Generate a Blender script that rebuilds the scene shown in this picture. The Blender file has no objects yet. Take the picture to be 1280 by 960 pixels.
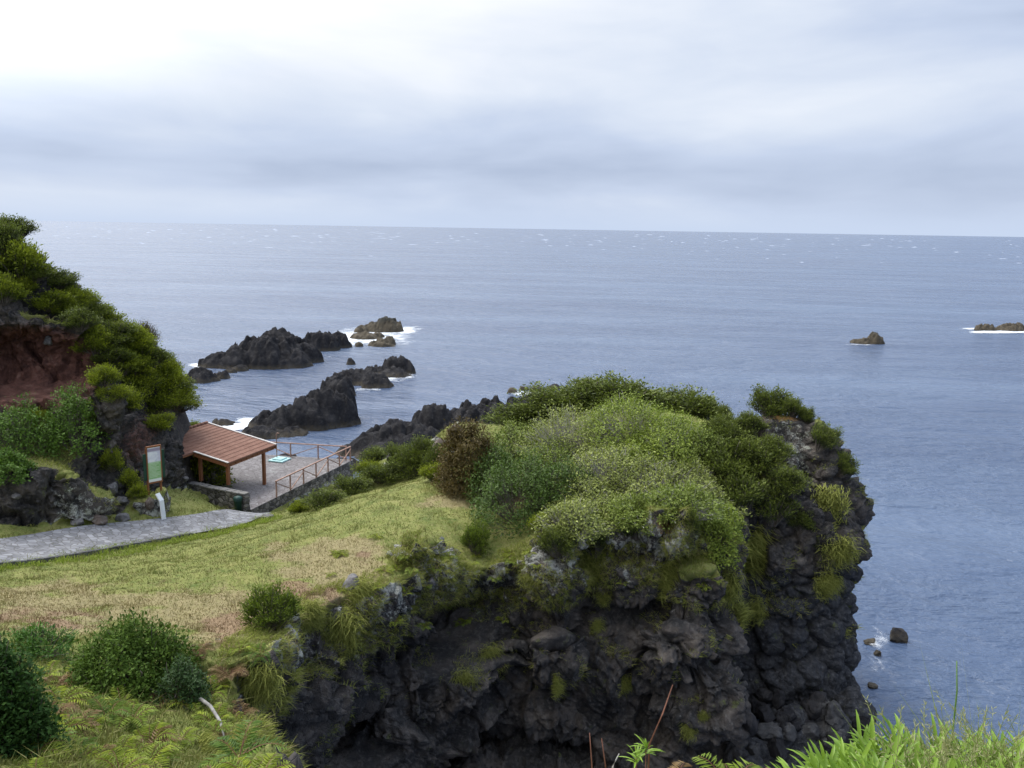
import bpy, bmesh, math, random
import numpy as np
from mathutils import Vector, Matrix
from mathutils.bvhtree import BVHTree

R = math.radians
scene = bpy.context.scene
COL = scene.collection
rng = np.random.default_rng(7)
random.seed(7)

# ------------------------------------------------------------------ camera
CAM_Z, FPX = 24.0, 1100.0
PITCH, ROLL = R(10.03), R(0.94)
fw = Vector((0, math.cos(PITCH), -math.sin(PITCH)))
up0 = Vector((0, math.sin(PITCH), math.cos(PITCH)))
rt = math.cos(ROLL) * Vector((1, 0, 0)) + math.sin(ROLL) * up0
up = -math.sin(ROLL) * Vector((1, 0, 0)) + math.cos(ROLL) * up0
CAM = Vector((0, 0, CAM_Z))
cd = bpy.data.cameras.new('camera')
cam = bpy.data.objects.new('camera', cd)
COL.objects.link(cam)
cam.matrix_world = Matrix(((rt.x, up.x, -fw.x, 0), (rt.y, up.y, -fw.y, 0), (rt.z, up.z, -fw.z, CAM_Z), (0, 0, 0, 1)))
cd.sensor_width = 36
cd.lens = 36 * FPX / 1280
cd.clip_start = 0.1
cd.clip_end = 200000
scene.camera = cam


def ray(px, py):
    return (fw + rt * ((px - 640) / FPX) + up * ((480 - py) / FPX))


def P(px, py, D):
    d = ray(px, py)
    return CAM + d * (D / d.y)


def PZ(px, py, z):
    d = ray(px, py)
    return CAM + d * ((z - CAM_Z) / d.z)


# ------------------------------------------------------------------ numpy noise
_perm = np.random.default_rng(3).permutation(256).astype(np.int32)
_perm = np.concatenate([_perm, _perm, _perm])
_g = np.random.default_rng(4).normal(size=(256, 3)).astype(np.float32)
_g /= np.linalg.norm(_g, axis=1)[:, None]


def perlin(p):
    p = np.asarray(p, np.float32)
    i = np.floor(p).astype(np.int32)
    f = p - i
    u = f * f * f * (f * (f * 6 - 15) + 10)
    i &= 255
    out = 0
    for dx in (0, 1):
        wx = u[:, 0] if dx else 1 - u[:, 0]
        a = _perm[i[:, 0] + dx]
        for dy in (0, 1):
            wy = u[:, 1] if dy else 1 - u[:, 1]
            b = _perm[a + i[:, 1] + dy]
            for dz in (0, 1):
                wz = u[:, 2] if dz else 1 - u[:, 2]
                g = _g[_perm[b + i[:, 2] + dz]]
                out = out + wx * wy * wz * ((g[:, 0] * (f[:, 0] - dx)) + g[:, 1] * (f[:, 1] - dy) + g[:, 2] * (f[:, 2] - dz))
    return out * 1.5


def fbm(p, o=4, lac=2.03, gain=0.5, ridged=False):
    p = np.asarray(p, np.float32)
    a, s, out = 1.0, 1.0, 0
    for k in range(o):
        n = perlin(p * s + 17.3 * k)
        if ridged:
            n = 1 - 2 * np.abs(n)
        out = out + a * n
        a *= gain
        s *= lac
    return out


_w = np.random.default_rng(5).random((256, 3)).astype(np.float32)


def worley(p, want_vec=False):
    p = np.asarray(p, np.float32)
    i = np.floor(p).astype(np.int32)
    f = p - i
    f1 = np.full(len(p), 9.0, np.float32)
    f2 = f1.copy()
    cid = np.zeros(len(p), np.int32)
    vec = np.zeros((len(p), 3), np.float32)
    for dx in (-1, 0, 1):
        for dy in (-1, 0, 1):
            for dz in (-1, 0, 1):
                h = _perm[_perm[_perm[(i[:, 0] + dx) & 255] + ((i[:, 1] + dy) & 255)] + ((i[:, 2] + dz) & 255)]
                q = _w[h] + np.array((dx, dy, dz), np.float32) - f
                d = np.sqrt((q * q).sum(1))
                nearer = d < f1
                f2 = np.where(nearer, f1, np.minimum(f2, d))
                cid = np.where(nearer, h, cid)
                f1 = np.where(nearer, d, f1)
                if want_vec: vec[nearer] = q[nearer]
    return (f1, f2, cid, vec) if want_vec else (f1, f2, cid)


def facets(p):
    """every cell is a plane of its own tilt: broken rock; also returns the crack distance"""
    f1, f2, cid, q = worley(p, True)
    return (q * _g[(cid * 7 + 3) & 255]).sum(1) + 0.5 * (_w[cid][:, 2] - .5), f2 - f1


def smooth(a, b, x):
    t = np.clip((x - a) / (b - a), 0, 1)
    return t * t * (3 - 2 * t)


# ------------------------------------------------------------------ object helpers
def tag(o, label=None, cat=None, group=None, kind=None):
    if label: o['label'] = label
    if cat: o['category'] = cat
    if group: o['group'] = group
    if kind: o['kind'] = kind
    return o


def link(name, me, mat=None, parent=None):
    o = bpy.data.objects.new(name, me)
    COL.objects.link(o)
    if parent is not None: o.parent = parent
    if mat is not None and me is not None:
        me.materials.clear()
        me.materials.append(mat)
    return o


def empty(name, loc, rz=0.0, label=None, cat=None, group=None):
    o = bpy.data.objects.new(name, None)
    o.empty_display_size = 0.2
    COL.objects.link(o)
    o.location = loc
    o.rotation_euler = (0, 0, rz)
    return tag(o, label, cat, group)


def np_mesh(name, V, F, col=None, smooth_=False, attrs=None):
    """V (n,3); F (m,k) faces of equal size, or a list of such arrays"""
    me = bpy.data.meshes.new(name)
    Fs = F if isinstance(F, list) else [F]
    V = np.asarray(V, np.float32)
    loops = np.concatenate([f.ravel() for f in Fs]).astype(np.int32)
    sizes = np.concatenate([np.full(len(f), f.shape[1], np.int32) for f in Fs])
    starts = np.concatenate([[0], np.cumsum(sizes)[:-1]]).astype(np.int32)
    me.vertices.add(len(V))
    me.loops.add(len(loops))
    me.polygons.add(len(sizes))
    me.vertices.foreach_set('co', V.ravel())
    me.loops.foreach_set('vertex_index', loops)
    me.polygons.foreach_set('loop_start', starts)
    me.polygons.foreach_set('use_smooth', np.full(len(sizes), smooth_))
    me.update(calc_edges=True)
    if col is not None:
        a = me.attributes.new('tint', 'FLOAT_COLOR', 'POINT')
        c = np.ones((len(V), 4), np.float32)
        c[:, :3] = col
        a.data.foreach_set('color', c.ravel())
    for k, v in (attrs or {}).items():
        a = me.attributes.new(k, 'FLOAT', 'POINT')
        a.data.foreach_set('value', np.asarray(v, np.float32))
    me.validate()
    return me


class MB:
    """collects boxes, prisms, tubes and polygons into one mesh"""
    def __init__(self):
        self.v, self.f = [], []

    def poly(self, pts, flip=False):
        n = len(self.v)
        self.v += [tuple(p) for p in pts]
        idx = list(range(n, n + len(pts)))
        self.f.append(idx[::-1] if flip else idx)

    def hexa(self, c):
        n = len(self.v)
        self.v += [tuple(p) for p in c]
        for q in ((0, 3, 2, 1), (4, 5, 6, 7), (0, 1, 5, 4), (1, 2, 6, 5), (2, 3, 7, 6), (3, 0, 4, 7)):
            self.f.append([n + k for k in q])

    def box(self, c, s, rz=0.0):
        cx, cy, cz = c
        a, b, h = s[0] / 2, s[1] / 2, s[2] / 2
        cs, sn = math.cos(rz), math.sin(rz)
        pts = []
        for z in (-h, h):
            for x, y in ((-a, -b), (a, -b), (a, b), (-a, b)):
                pts.append((cx + x * cs - y * sn, cy + x * sn + y * cs, cz + z))
        self.hexa(pts)

    def prism(self, pts, z0, z1):
        n = len(pts)
        b = len(self.v)
        self.v += [(p[0], p[1], z0) for p in pts] + [(p[0], p[1], z1) for p in pts]
        self.f.append([b + k for k in range(n)][::-1])
        self.f.append([b + n + k for k in range(n)])
        for k in range(n):
            j = (k + 1) % n
            self.f.append([b + k, b + j, b + n + j, b + n + k])

    def bar(self, p, q, w, h=None):
        """rectangular bar from p to q"""
        p, q = Vector(p), Vector(q)
        h = h or w
        d = (q - p).normalized()
        s = d.cross(Vector((0, 0, 1)))
        if s.length < 1e-3: s = Vector((1, 0, 0))
        s.normalize()
        t = s.cross(d).normalized()
        c = []
        for e in (p, q):
            for a, b in ((-1, -1), (1, -1), (1, 1), (-1, 1)):
                c.append(e + s * a * w / 2 + t * b * h / 2)
        self.hexa(c)

    def tube(self, pts, r, n=6):
        pts = [Vector(p) for p in pts]
        rr = r if isinstance(r, (list, tuple)) else [r] * len(pts)
        b = len(self.v)
        for i, p in enumerate(pts):
            d = (pts[min(i + 1, len(pts) - 1)] - pts[max(i - 1, 0)]).normalized()
            s = d.cross(Vector((0.31, 0.2, 0.93)))
            if s.length < 1e-3: s = d.cross(Vector((1, 0, 0)))
            s.normalize()
            t = d.cross(s)
            for k in range(n):
                a = 2 * math.pi * k / n
                self.v.append(tuple(p + (s * math.cos(a) + t * math.sin(a)) * rr[i]))
        for i in range(len(pts) - 1):
            for k in range(n):
                j = (k + 1) % n
                self.f.append([b + i * n + k, b + i * n + j, b + (i + 1) * n + j, b + (i + 1) * n + k])
        self.f.append([b + k for k in range(n)][::-1])
        e = b + (len(pts) - 1) * n
        self.f.append([e + k for k in range(n)])

    def mesh(self, name, smooth_=False, bevel=0):
        me = bpy.data.meshes.new(name)
        me.from_pydata(self.v, [], self.f)
        if bevel:
            bm = bmesh.new()
            bm.from_mesh(me)
            bmesh.ops.bevel(bm, geom=bm.edges[:], offset=bevel, segments=1, affect='EDGES', clamp_overlap=True)
            bm.to_mesh(me)
            bm.free()
        if smooth_:
            me.polygons.foreach_set('use_smooth', [True] * len(me.polygons))
        me.update()
        return me

    def build(self, name, mat, parent=None, smooth_=False, bevel=0):
        return link(name, self.mesh(name, smooth_, bevel), mat, parent)


# ------------------------------------------------------------------ materials
class NT:
    def __init__(self, name):
        self.m = bpy.data.materials.new(name)
        self.m.use_nodes = True
        self.t = self.m.node_tree
        self.t.nodes.clear()
        self.out = self.t.nodes.new('ShaderNodeOutputMaterial')

    def n(self, typ, **kw):
        nd = self.t.nodes.new(typ)
        ins = kw.pop('ins', {})
        for k, v in kw.items(): setattr(nd, k, v)
        for k, v in ins.items(): self.put(nd.inputs[k], v)
        return nd

    def put(self, sock, v):
        if isinstance(v, bpy.types.NodeSocket): self.t.links.new(v, sock)
        else:
            if sock.type == 'RGBA' and len(v) == 3: v = (*v, 1)
            sock.default_value = v

    def pos(self, scale=(1, 1, 1), kind='Position'):
        if kind == 'Position':
            s = self.n('ShaderNodeNewGeometry').outputs['Position']
        else:
            s = self.n('ShaderNodeTexCoord').outputs[kind]
        if scale == (1, 1, 1): return s
        return self.n('ShaderNodeVectorMath', operation='MULTIPLY', ins={0: s, 1: scale}).outputs[0]

    def noise(self, vec, scale, detail=4, rough=0.55, dist=0.0):
        return self.n('ShaderNodeTexNoise', ins={'Vector': vec, 'Scale': scale, 'Detail': detail, 'Roughness': rough, 'Distortion': dist}).outputs[0]

    def voro(self, vec, scale, feature='F1', out='Distance'):
        return self.n('ShaderNodeTexVoronoi', feature=feature, ins={'Vector': vec, 'Scale': scale}).outputs[out]

    def math(self, op, a, b=0.0, c=None, clamp=False):
        nd = self.n('ShaderNodeMath', operation=op, use_clamp=clamp)
        self.put(nd.inputs[0], a)
        self.put(nd.inputs[1], b)
        if c is not None: self.put(nd.inputs[2], c)
        return nd.outputs[0]

    def step(self, v, a, b):
        nd = self.n('ShaderNodeMapRange', interpolation_type='SMOOTHSTEP')
        self.put(nd.inputs['Value'], v)
        self.put(nd.inputs['From Min'], a)
        self.put(nd.inputs['From Max'], b)
        return nd.outputs[0]

    def ramp(self, v, stops):
        nd = self.n('ShaderNodeValToRGB')
        e = nd.color_ramp.elements
        while len(e) < len(stops): e.new(0.5)
        for k, (p, c) in enumerate(stops):
            e[k].position = p
            e[k].color = (*c, 1)
        self.put(nd.inputs[0], v)
        return nd.outputs[0]

    def mix(self, f, a, b, mode='MIX'):
        nd = self.n('ShaderNodeMix', data_type='RGBA', blend_type=mode)
        self.put(nd.inputs[0], f)
        self.put(nd.inputs[6], a)
        self.put(nd.inputs[7], b)
        return nd.outputs[2]

    def attr(self, name, col=False):
        nd = self.n('ShaderNodeAttribute', attribute_name=name)
        return nd.outputs['Color' if col else 'Fac']

    def bump(self, h, strength=0.5, dist=0.1):
        return self.n('ShaderNodeBump', ins={'Height': h, 'Strength': strength, 'Distance': dist}).outputs[0]

    def bsdf(self, color, rough=0.8, normal=None, spec=0.3, **kw):
        b = self.n('ShaderNodeBsdfPrincipled', ins={'Base Color': color, 'Roughness': rough, 'Specular IOR Level': spec})
        if normal is not None: self.put(b.inputs['Normal'], normal)
        for k, v in kw.items(): self.put(b.inputs[k.replace('_', ' ')], v)
        self.t.links.new(b.outputs[0], self.out.inputs[0])
        return b


def mat_simple(name, c1, c2, scale=6.0, rough=0.7, bump=0.2, kind='Position', stretch=(1, 1, 1), spec=0.3, detail=4):
    t = NT(name)
    p = t.pos(stretch, kind)
    n = t.noise(p, scale, detail)
    t.bsdf(t.ramp(n, [(0.3, c1), (0.7, c2)]), rough, t.bump(t.noise(p, scale * 4, 3), bump, 0.02), spec)
    return t.m
# ------------------------------------------------------------------ the land
def tps(pts, reg=0.02):
    A = np.array([(p[0], p[1]) for p in pts], float)
    z = np.array([p[2] for p in pts], float)
    n = len(A)
    d = np.linalg.norm(A[:, None] - A[None], axis=2)
    K = np.where(d > 0, d * d * np.log(d + 1e-9), 0) + reg * np.eye(n) * 10
    Q = np.c_[np.ones(n), A]
    M = np.zeros((n + 3, n + 3))
    M[:n, :n], M[:n, n:], M[n:, :n] = K, Q, Q.T
    w = np.linalg.solve(M, np.r_[z, 0, 0, 0])

    def ev(X, Y):
        sh = X.shape
        q = np.c_[X.ravel(), Y.ravel()]
        out = w[n] + q @ w[n + 1:]
        for k in range(n):
            r2 = ((q - A[k]) ** 2).sum(1)
            out += w[k] * 0.5 * r2 * np.log(r2 + 1e-9)
        return out.reshape(sh)
    return ev


def px3(lst):
    return [tuple(P(*a)) for a in lst]


TZ = 6.2      # terrace floor
base_pts = px3([
    # near slope
    (20, 955, 13), (150, 945, 14.6), (290, 945, 16.5), (60, 880, 17.5), (220, 880, 19), (300, 850, 21), (30, 800, 22.5), (160, 860, 20.5),
    # meadow
    (0, 722, 33.5), (100, 765, 27.5), (250, 740, 31), (240, 800, 25.3), (340, 795, 25.6), (330, 700, 35), (380, 665, 40.5), (450, 640, 42), (520, 607, 46),
    (620, 630, 43), (655, 665, 39.7), (560, 660, 39.2), (480, 695, 35.5), (430, 745, 30.3), (200, 692, 40.2), (355, 652, 46), (420, 634, 47), (480, 615, 48),
    (590, 705, 37), (545, 690, 36),
    # path and lawn
    (0, 690, 38), (0, 668, 40.3), (100, 680, 41.2), (100, 660, 43), (200, 668, 44.8), (200, 650, 47), (290, 655, 49.5), (290, 640, 51.5), (215, 608, 53), (325, 643, 52.8),
    # behind the meadow crest, right of the terrace
    (470, 592, 56), (530, 585, 55), (540, 560, 60), (572, 528, 57), (400, 620, 53.5),
    # dome and outer block
    (610, 630, 43.5), (710, 655, 38.6), (700, 610, 42.5), (760, 540, 47), (790, 512, 49.5), (860, 520, 49), (870, 655, 39), (800, 650, 38.2), (650, 545, 51), (700, 515, 53),
    (905, 530, 47.5), (945, 560, 44), (950, 524, 46.5), (985, 516, 45.5), (1022, 545, 45), (1050, 592, 44.5), (1074, 628, 44), (940, 640, 41.5), (1000, 600, 42.6), (1040, 640, 42.2), (915, 660, 39.5),
]) + [(0, 0, 22.4), (6, 4.6, 20.1), (4, 4.8, 20.55), (2.6, 4.8, 20.42), (1.4, 4.8, 20.1), (3, 6.2, 19.9), (14, 5, 18.4), (3, 2.5, 21.5), (22, 0, 19), (-4, 6, 19.5), (-10, 4, 21), (-25, 0, 23), (-2, -4, 23), (-25, 15, 16.5), (-40, 20, 15), 
      (-18, 54, TZ - .35), (-16, 60, TZ - .5), (-14, 64, TZ - .5), (-20, 60, TZ - .4), (-22, 66, TZ - .5), (-28, 62, TZ), (-9, 64, 4.0), (-4, 60, 7), (4, 57, 9), (12, 52, 10.5), (17, 47, 10), (-30, 40, 10), (-40, 50, 9)]
H_base = tps(base_pts)
hill_pts = px3([
    (0, 655, 41.2), (60, 652, 42.5), (120, 646, 45.0), (180, 643, 48.0), (205, 622, 51), (226, 578, 55.5), (232, 548, 58.5),
    (0, 610, 42.3), (60, 600, 43.5), (120, 610, 45.5), (0, 572, 45), (70, 568, 46), (125, 560, 47.5), (165, 600, 48.5), (178, 560, 51), (205, 560, 53.5),
    (60, 500, 48.2), (0, 500, 48), (130, 490, 49), (0, 395, 49.5), (50, 385, 50.3), (90, 402, 51.2), (125, 470, 50.5), (160, 440, 55), (150, 510, 51.8), (190, 520, 54.5), (218, 530, 56.5),
    (0, 283, 53), (30, 305, 53), (60, 345, 54), (120, 400, 56), (190, 435, 58.5), (215, 470, 60), (230, 520, 59.5), (60, 430, 51),
]) + [(-30, 62, 15), (-24.2, 62.5, 9.5), (-36, 60, 20), (-42, 62, 22), (-45, 50, 24), (-45, 44, 12), (-45, 38, 8), (-30, 36, 4), (-22, 43, 5), (-19.5, 48, 4.5), (-19.6, 54, 3), (-20.5, 59, 3.0), (-21.5, 64, 4), (-30, 68, 8), (-45, 70, 14)]
H_hill = tps(hill_pts)

high = [(26, -6), (26, 5), (8, 7.4), (3, 7.0), (0.6, 6.4), (-1.6, 7.6), (-3.2, 10.5), (-4.5, 14), (-5.4, 17), (-6.9, 21), (-7.2, 25), (-6.1, 30), (-3.7, 33.6),
        (-1.8, 36), (-0.3, 36.9), (2.5, 37.2), (3.6, 37.9), (5.7, 37.2), (7.6, 36.9), (9.6, 37.6), (10.4, 40.2), (12.0, 41.6), (14.5, 41.2), (16.7, 42), (17.9, 43.6), (17.4, 47), (14, 50.5), (9, 53.5),
        (3, 57), (-3, 60), (-7, 62), (-9.8, 64), (-11.6, 67), (-24, 69.5), (-50, 76), (-50, -6)]
low = [(26, -6), (26, 6), (8, 8.6), (3, 8.2), (1, 7.6), (-0.6, 9), (-2, 13), (-3.4, 17), (-4.6, 20), (-6.2, 23), (-6.6, 26), (-5.3, 30), (-3.0, 33),
       (-1.3, 35), (0.3, 35.3), (2.5, 35.2), (4.6, 35.2), (6.4, 34.6), (8.4, 34.8), (9.9, 36.3), (10.5, 39.6), (12.0, 40.6), (14.5, 40.0), (16.6, 40.4), (17.9, 42.6), (18.2, 47), (15, 52), (10, 56),
       (4, 60), (-3, 64), (-7, 66), (-9.4, 68), (-11.2, 72), (-24, 74), (-50, 80), (-50, -6)]


def sd_poly(poly, X, Y):
    d = np.full(X.shape, 1e9)
    ins = np.zeros(X.shape, bool)
    n = len(poly)
    for k in range(n):
        ax, ay = poly[k]
        bx, by = poly[(k + 1) % n]
        ex, ey = bx - ax, by - ay
        wx, wy = X - ax, Y - ay
        t = np.clip((wx * ex + wy * ey) / (ex * ex + ey * ey), 0, 1)
        d = np.minimum(d, (wx - ex * t) ** 2 + (wy - ey * t) ** 2)
        c = ((ay > Y) != (by > Y)) & (X < (bx - ax) * (Y - ay) / (by - ay + 1e-12) + ax)
        ins ^= c
    d = np.sqrt(d)
    return np.where(ins, -d, d)


HS = 0.25
OX, OY, OZ = -46.0, -5.0, -1.2
NX, NY, NZ = int(72 / HS), int(84 / HS), int(29.5 / HS)
gx = OX + HS * np.arange(NX)
gy = OY + HS * np.arange(NY)
gz = (OZ + HS * np.arange(NZ)).astype(np.float32)
GX, GY = np.meshgrid(gx, gy, indexing='ij')
Hb, Hh = H_base(GX, GY), H_hill(GX, GY)
Hh = np.where(GY < 34, -9, Hh)
Hb = np.clip(Hb, -3, 24)
Hh = np.clip(Hh, -9, 27.5)
# flatten under the paved terrace
TERR = [(-16.35, 53.35), (-12.15, 65.8), (-23.8, 67.6), (-23.2, 56.8), (-20.9, 55.75)]
dt = sd_poly(TERR, GX, GY)
Hb = np.where(dt < 0.4, np.minimum(Hb, TZ - 0.3), Hb)
gully = sd_poly([(-15.9, 53.6), (-11.9, 65.8), (-9, 66), (-9.5, 58), (-13.3, 53.5)], GX, GY)
Hb -= 2.2 * smooth(0.8, -1.2, gully)
dl, dh = sd_poly(low, GX, GY), sd_poly(high, GX, GY)


def smax(a, b, k):
    h = np.maximum(k - np.abs(a - b), 0) / k
    return np.maximum(a, b) + h * h * k * 0.25


def smin(a, b, k): return -smax(-a, -b, k)


def gradfac(Hf):
    a, b = np.gradient(Hf, HS)
    return 1 / np.sqrt(1 + np.minimum(a * a + b * b, 9))


Z = gz[None, None, :]
f32 = np.float32
fb = (Z - Hb[..., None].astype(f32)) * gradfac(Hb)[..., None].astype(f32)
zt = np.clip(gz / 9.5, 0, 1)[None, None, :]
side = dl[..., None].astype(f32) * (1 - zt) + dh[..., None].astype(f32) * zt
fb = smax(fb, side, f32(0.9))
fh = (Z - Hh[..., None].astype(f32)) * gradfac(Hh)[..., None].astype(f32)
fh = smax(fh, (dh - 0.5)[..., None].astype(f32) + 0 * Z, f32(1.0))
FF = smin(fb, fh, f32(0.5))


def ellip(c, r, rz=0.0, tilt=0.0):
    """approximate signed distance of an ellipsoid on the grid"""
    cs, sn = math.cos(rz), math.sin(rz)
    x, y = GX - c[0], GY - c[1]
    u, v = (x * cs + y * sn) / r[0], (-x * sn + y * cs) / r[1]
    w = (Z - c[2]) - (tilt * (x * cs + y * sn))[..., None].astype(f32)
    k = np.sqrt((u * u + v * v)[..., None].astype(f32) + (w / r[2]) ** 2)
    return (k - 1) * min(r)


def carve(c, r, rz=0.0, tilt=0.0, k=0.5):
    global FF
    FF = smax(FF, -ellip(c, r, rz, tilt), f32(k))


def add(c, r, rz=0.0, tilt=0.0, k=0.5):
    global FF
    FF = smin(FF, ellip(c, r, rz, tilt), f32(k))


# red hollow in the hillside, sea caves and dark recesses, ledges and big boulders of the cliff
carve(P(35, 455, 49.5), (4.6, 3.0, 2.0), 0.3)
carve(P(115, 480, 50.0), (2.0, 1.6, 1.4), 0.3)
carve(P(620, 985, 35.6), (4.6, 3.0, 2.2), 0.2, 0.1, 1.2)
carve(P(470, 925, 31), (2.6, 2.2, 1.6), 1.0)
carve(P(590, 775, 35.6), (3.0, 2.3, 1.35), 0.4, 0.35)
carve(P(500, 850, 31.5), (2.0, 1.8, 1.6), 0.9)
carve(P(400, 815, 27.5), (1.9, 1.4, 1.5), 1.2)
carve(P(780, 905, 35.2), (2.0, 1.5, 1.5), 0.2)
carve(P(770, 790, 36.2), (1.5, 1.0, 1.0), 0.2, 0.5)
carve(P(940, 800, 39.6), (1.1, 1.8, 5.0), 0.0)
carve(P(1022, 575, 42.6), (0.6, 1.2, 2.3), 0.3)
carve(P(905, 600, 41), (1.4, 1.6, 2.0), 0.3)
add(P(560, 865, 34.6), (3.0, 1.3, 1.1), 0.5, 0.25)
add(P(850, 815, 35.4), (1.6, 1.2, 1.5), 0.2)
add(P(890, 880, 35.3), (1.3, 1.1, 1.9), 0.2)
add(P(870, 740, 36.4), (1.5, 1.0, 1.4), 0.2)
add(P(690, 820, 35.6), (1.5, 1.0, 1.2), 0.2)
add(P(700, 720, 36.6), (1.0, 1.0, 2.2), 0.1)
add(P(525, 690, 35.0), (1.1, 0.9, 0.8), 0.3)
add(P(290, 850, 21.2), (0.8, 0.8, 0.9), 0.3)
add(P(835, 655, 37.3), (0.9, 0.8, 0.8), 0.3)
add(P(130, 500, 47.8), (1.0, 1.0, 1.6), 0.3)
add(P(40, 610, 43.4), (2.6, 1.2, 1.3), 0.25)
add(P(100, 630, 44.4), (1.8, 0.9, 0.8), 0.25)
add((-1.5, 37.0, -0.7), (5, 3.5, 1.3), 0.2)
add((3.0, 35.2, -0.7), (5, 2.6, 1.3), 0.1)
add((0.0, 33.6, -0.8), (4, 2.6, 1.2), 0.1)
for _c, _r in (((11.2, 37.6, 0.2), (1.5, 1.3, 1.3)), ((13.2, 38.2, 0.1), (1.4, 1.2, 1.5)), ((15.2, 38.8, 0.2), (1.5, 1.2, 1.2)), ((12.2, 36.4, -0.1), (1.3, 1.0, 0.9)), ((14.3, 37.0, -0.1), (1.2, 1.0, 0.9)), ((16.7, 39.8, 0.2), (1.1, 1.1, 1.6)), ((10.6, 36.0, 0), (1.2, 1.0, 1.0)), ((16.2, 38.0, -.1), (1.0, .8, .6))):
    add(_c, _r, 0.3)
add(P(185, 635, 47.7), (0.9, 0.9, 0.9), 0.25)


def surface_nets(F, o, h):
    ins = F < 0
    c = np.zeros(tuple(s - 1 for s in F.shape), np.int8)
    sl = lambda d, s: slice(d, s - 1 + d)
    for dx in (0, 1):
        for dy in (0, 1):
            for dz in (0, 1):
                c += ins[sl(dx, F.shape[0]), sl(dy, F.shape[1]), sl(dz, F.shape[2])]
    I, J, K = np.nonzero((c > 0) & (c < 8))
    vid = np.full(c.shape, -1, np.int32)
    vid[I, J, K] = np.arange(len(I))
    acc = np.zeros((len(I), 3))
    cnt = np.zeros(len(I))
    corners = [(a, b, d) for a in (0, 1) for b in (0, 1) for d in (0, 1)]
    for a in corners:
        for ax in range(3):
            if a[ax]: continue
            b = list(a); b[ax] = 1
            fa = F[I + a[0], J + a[1], K + a[2]]
            fb_ = F[I + b[0], J + b[1], K + b[2]]
            m = (fa < 0) != (fb_ < 0)
            t = np.where(m, fa / np.where(m, fa - fb_, 1), 0)
            p = np.tile(np.array(a, float), (len(I), 1))
            p[:, ax] += t
            acc += np.where(m[:, None], p, 0)
            cnt += m
    V = (acc / cnt[:, None] + np.c_[I, J, K]) * h + np.array(o)
    quads = []
    for ax in range(3):
        lo = [slice(None)] * 3; hi = [slice(None)] * 3
        lo[ax] = slice(0, -1); hi[ax] = slice(1, None)
        a, b = ins[tuple(lo)], ins[tuple(hi)]
        for sgn in (0, 1):
            e = np.array(np.nonzero((a & ~b) if sgn == 0 else (~a & b)))
            u, v = (ax + 1) % 3, (ax + 2) % 3
            ok = (e[u] > 0) & (e[v] > 0) & (e[u] < F.shape[u] - 1) & (e[v] < F.shape[v] - 1)
            e = e[:, ok]
            q = []
            for du, dv in ((-1, -1), (0, -1), (0, 0), (-1, 0)):
                g = e.copy(); g[u] += du; g[v] += dv
                q.append(vid[g[0], g[1], g[2]])
            q = np.array(q).T
            quads.append(q if sgn == 0 else q[:, ::-1])
    Q = np.concatenate(quads)
    return V, Q[(Q >= 0).all(1)]


V, Q = surface_nets(FF, (OX, OY, OZ), HS)
del fb, fh, side
# drop what no view near the photograph's can see: the rear of the hill, the far left, the foot below water
cen = V[Q].mean(1)
keep = (cen[:, 2] > -1.0) & ~((cen[:, 0] < -26) & (cen[:, 1] < 20) & (cen[:, 1] > 3)) & (cen[:, 0] > -45)
Q = Q[keep]


def compact(V, Q):
    u, inv = np.unique(Q, return_inverse=True)
    return V[u], inv.reshape(Q.shape)


V, Q = compact(V, Q)


def project(V):
    d = V - np.array(CAM)
    z = d @ np.array(fw)
    zz = np.maximum(z, 0.3)
    return 640 + FPX * (d @ np.array(rt)) / zz, 480 - FPX * (d @ np.array(up)) / zz, z


_px, _py, _pz = project(V[Q].mean(1))
nearq = np.hypot(*(V[Q].mean(1)[:, :2].T)) < 9
V, Q = compact(V, Q[nearq | ((_pz > 0) & (_px > -420) & (_px < 1700) & (_py < 1350))])


def subdivide(V, Q, it=1):
    me = np_mesh('tmp', V, Q)
    o = bpy.data.objects.new('tmp', me)
    COL.objects.link(o)
    m = o.modifiers.new('s', 'SUBSURF')
    m.levels = m.render_levels = it
    m.boundary_smooth = 'PRESERVE_CORNERS'
    dg = bpy.context.evaluated_depsgraph_get()
    e = o.evaluated_get(dg).to_mesh()
    n = len(e.vertices)
    v = np.empty(n * 3, np.float32); e.vertices.foreach_get('co', v)
    l = np.empty(len(e.loops), np.int32); e.loops.foreach_get('vertex_index', l)
    nn = np.empty(n * 3, np.float32); e.vertex_normals.foreach_get('vector', nn)
    o.evaluated_get(dg).to_mesh_clear()
    bpy.data.objects.remove(o)
    bpy.data.meshes.remove(me)
    return v.reshape(-1, 3), l.reshape(-1, 4), nn.reshape(-1, 3)


V, Q, N = subdivide(V, Q, 2)


def bil(G, x, y):
    fx = np.clip((x - OX) / HS, 0, NX - 1.001); fy = np.clip((y - OY) / HS, 0, NY - 1.001)
    i, j = fx.astype(int), fy.astype(int)
    a, b = fx - i, fy - j
    return G[i, j] * (1 - a) * (1 - b) + G[i + 1, j] * a * (1 - b) + G[i, j + 1] * (1 - a) * b + G[i + 1, j + 1] * a * b


def poly2(pts, x, y):
    return sd_poly(pts, x, y)


x, y, z = V.T
hb, hh = bil(Hb, x, y), bil(Hh, x, y)
is_hill = smooth(-0.3, 0.5, hh - hb)
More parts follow.
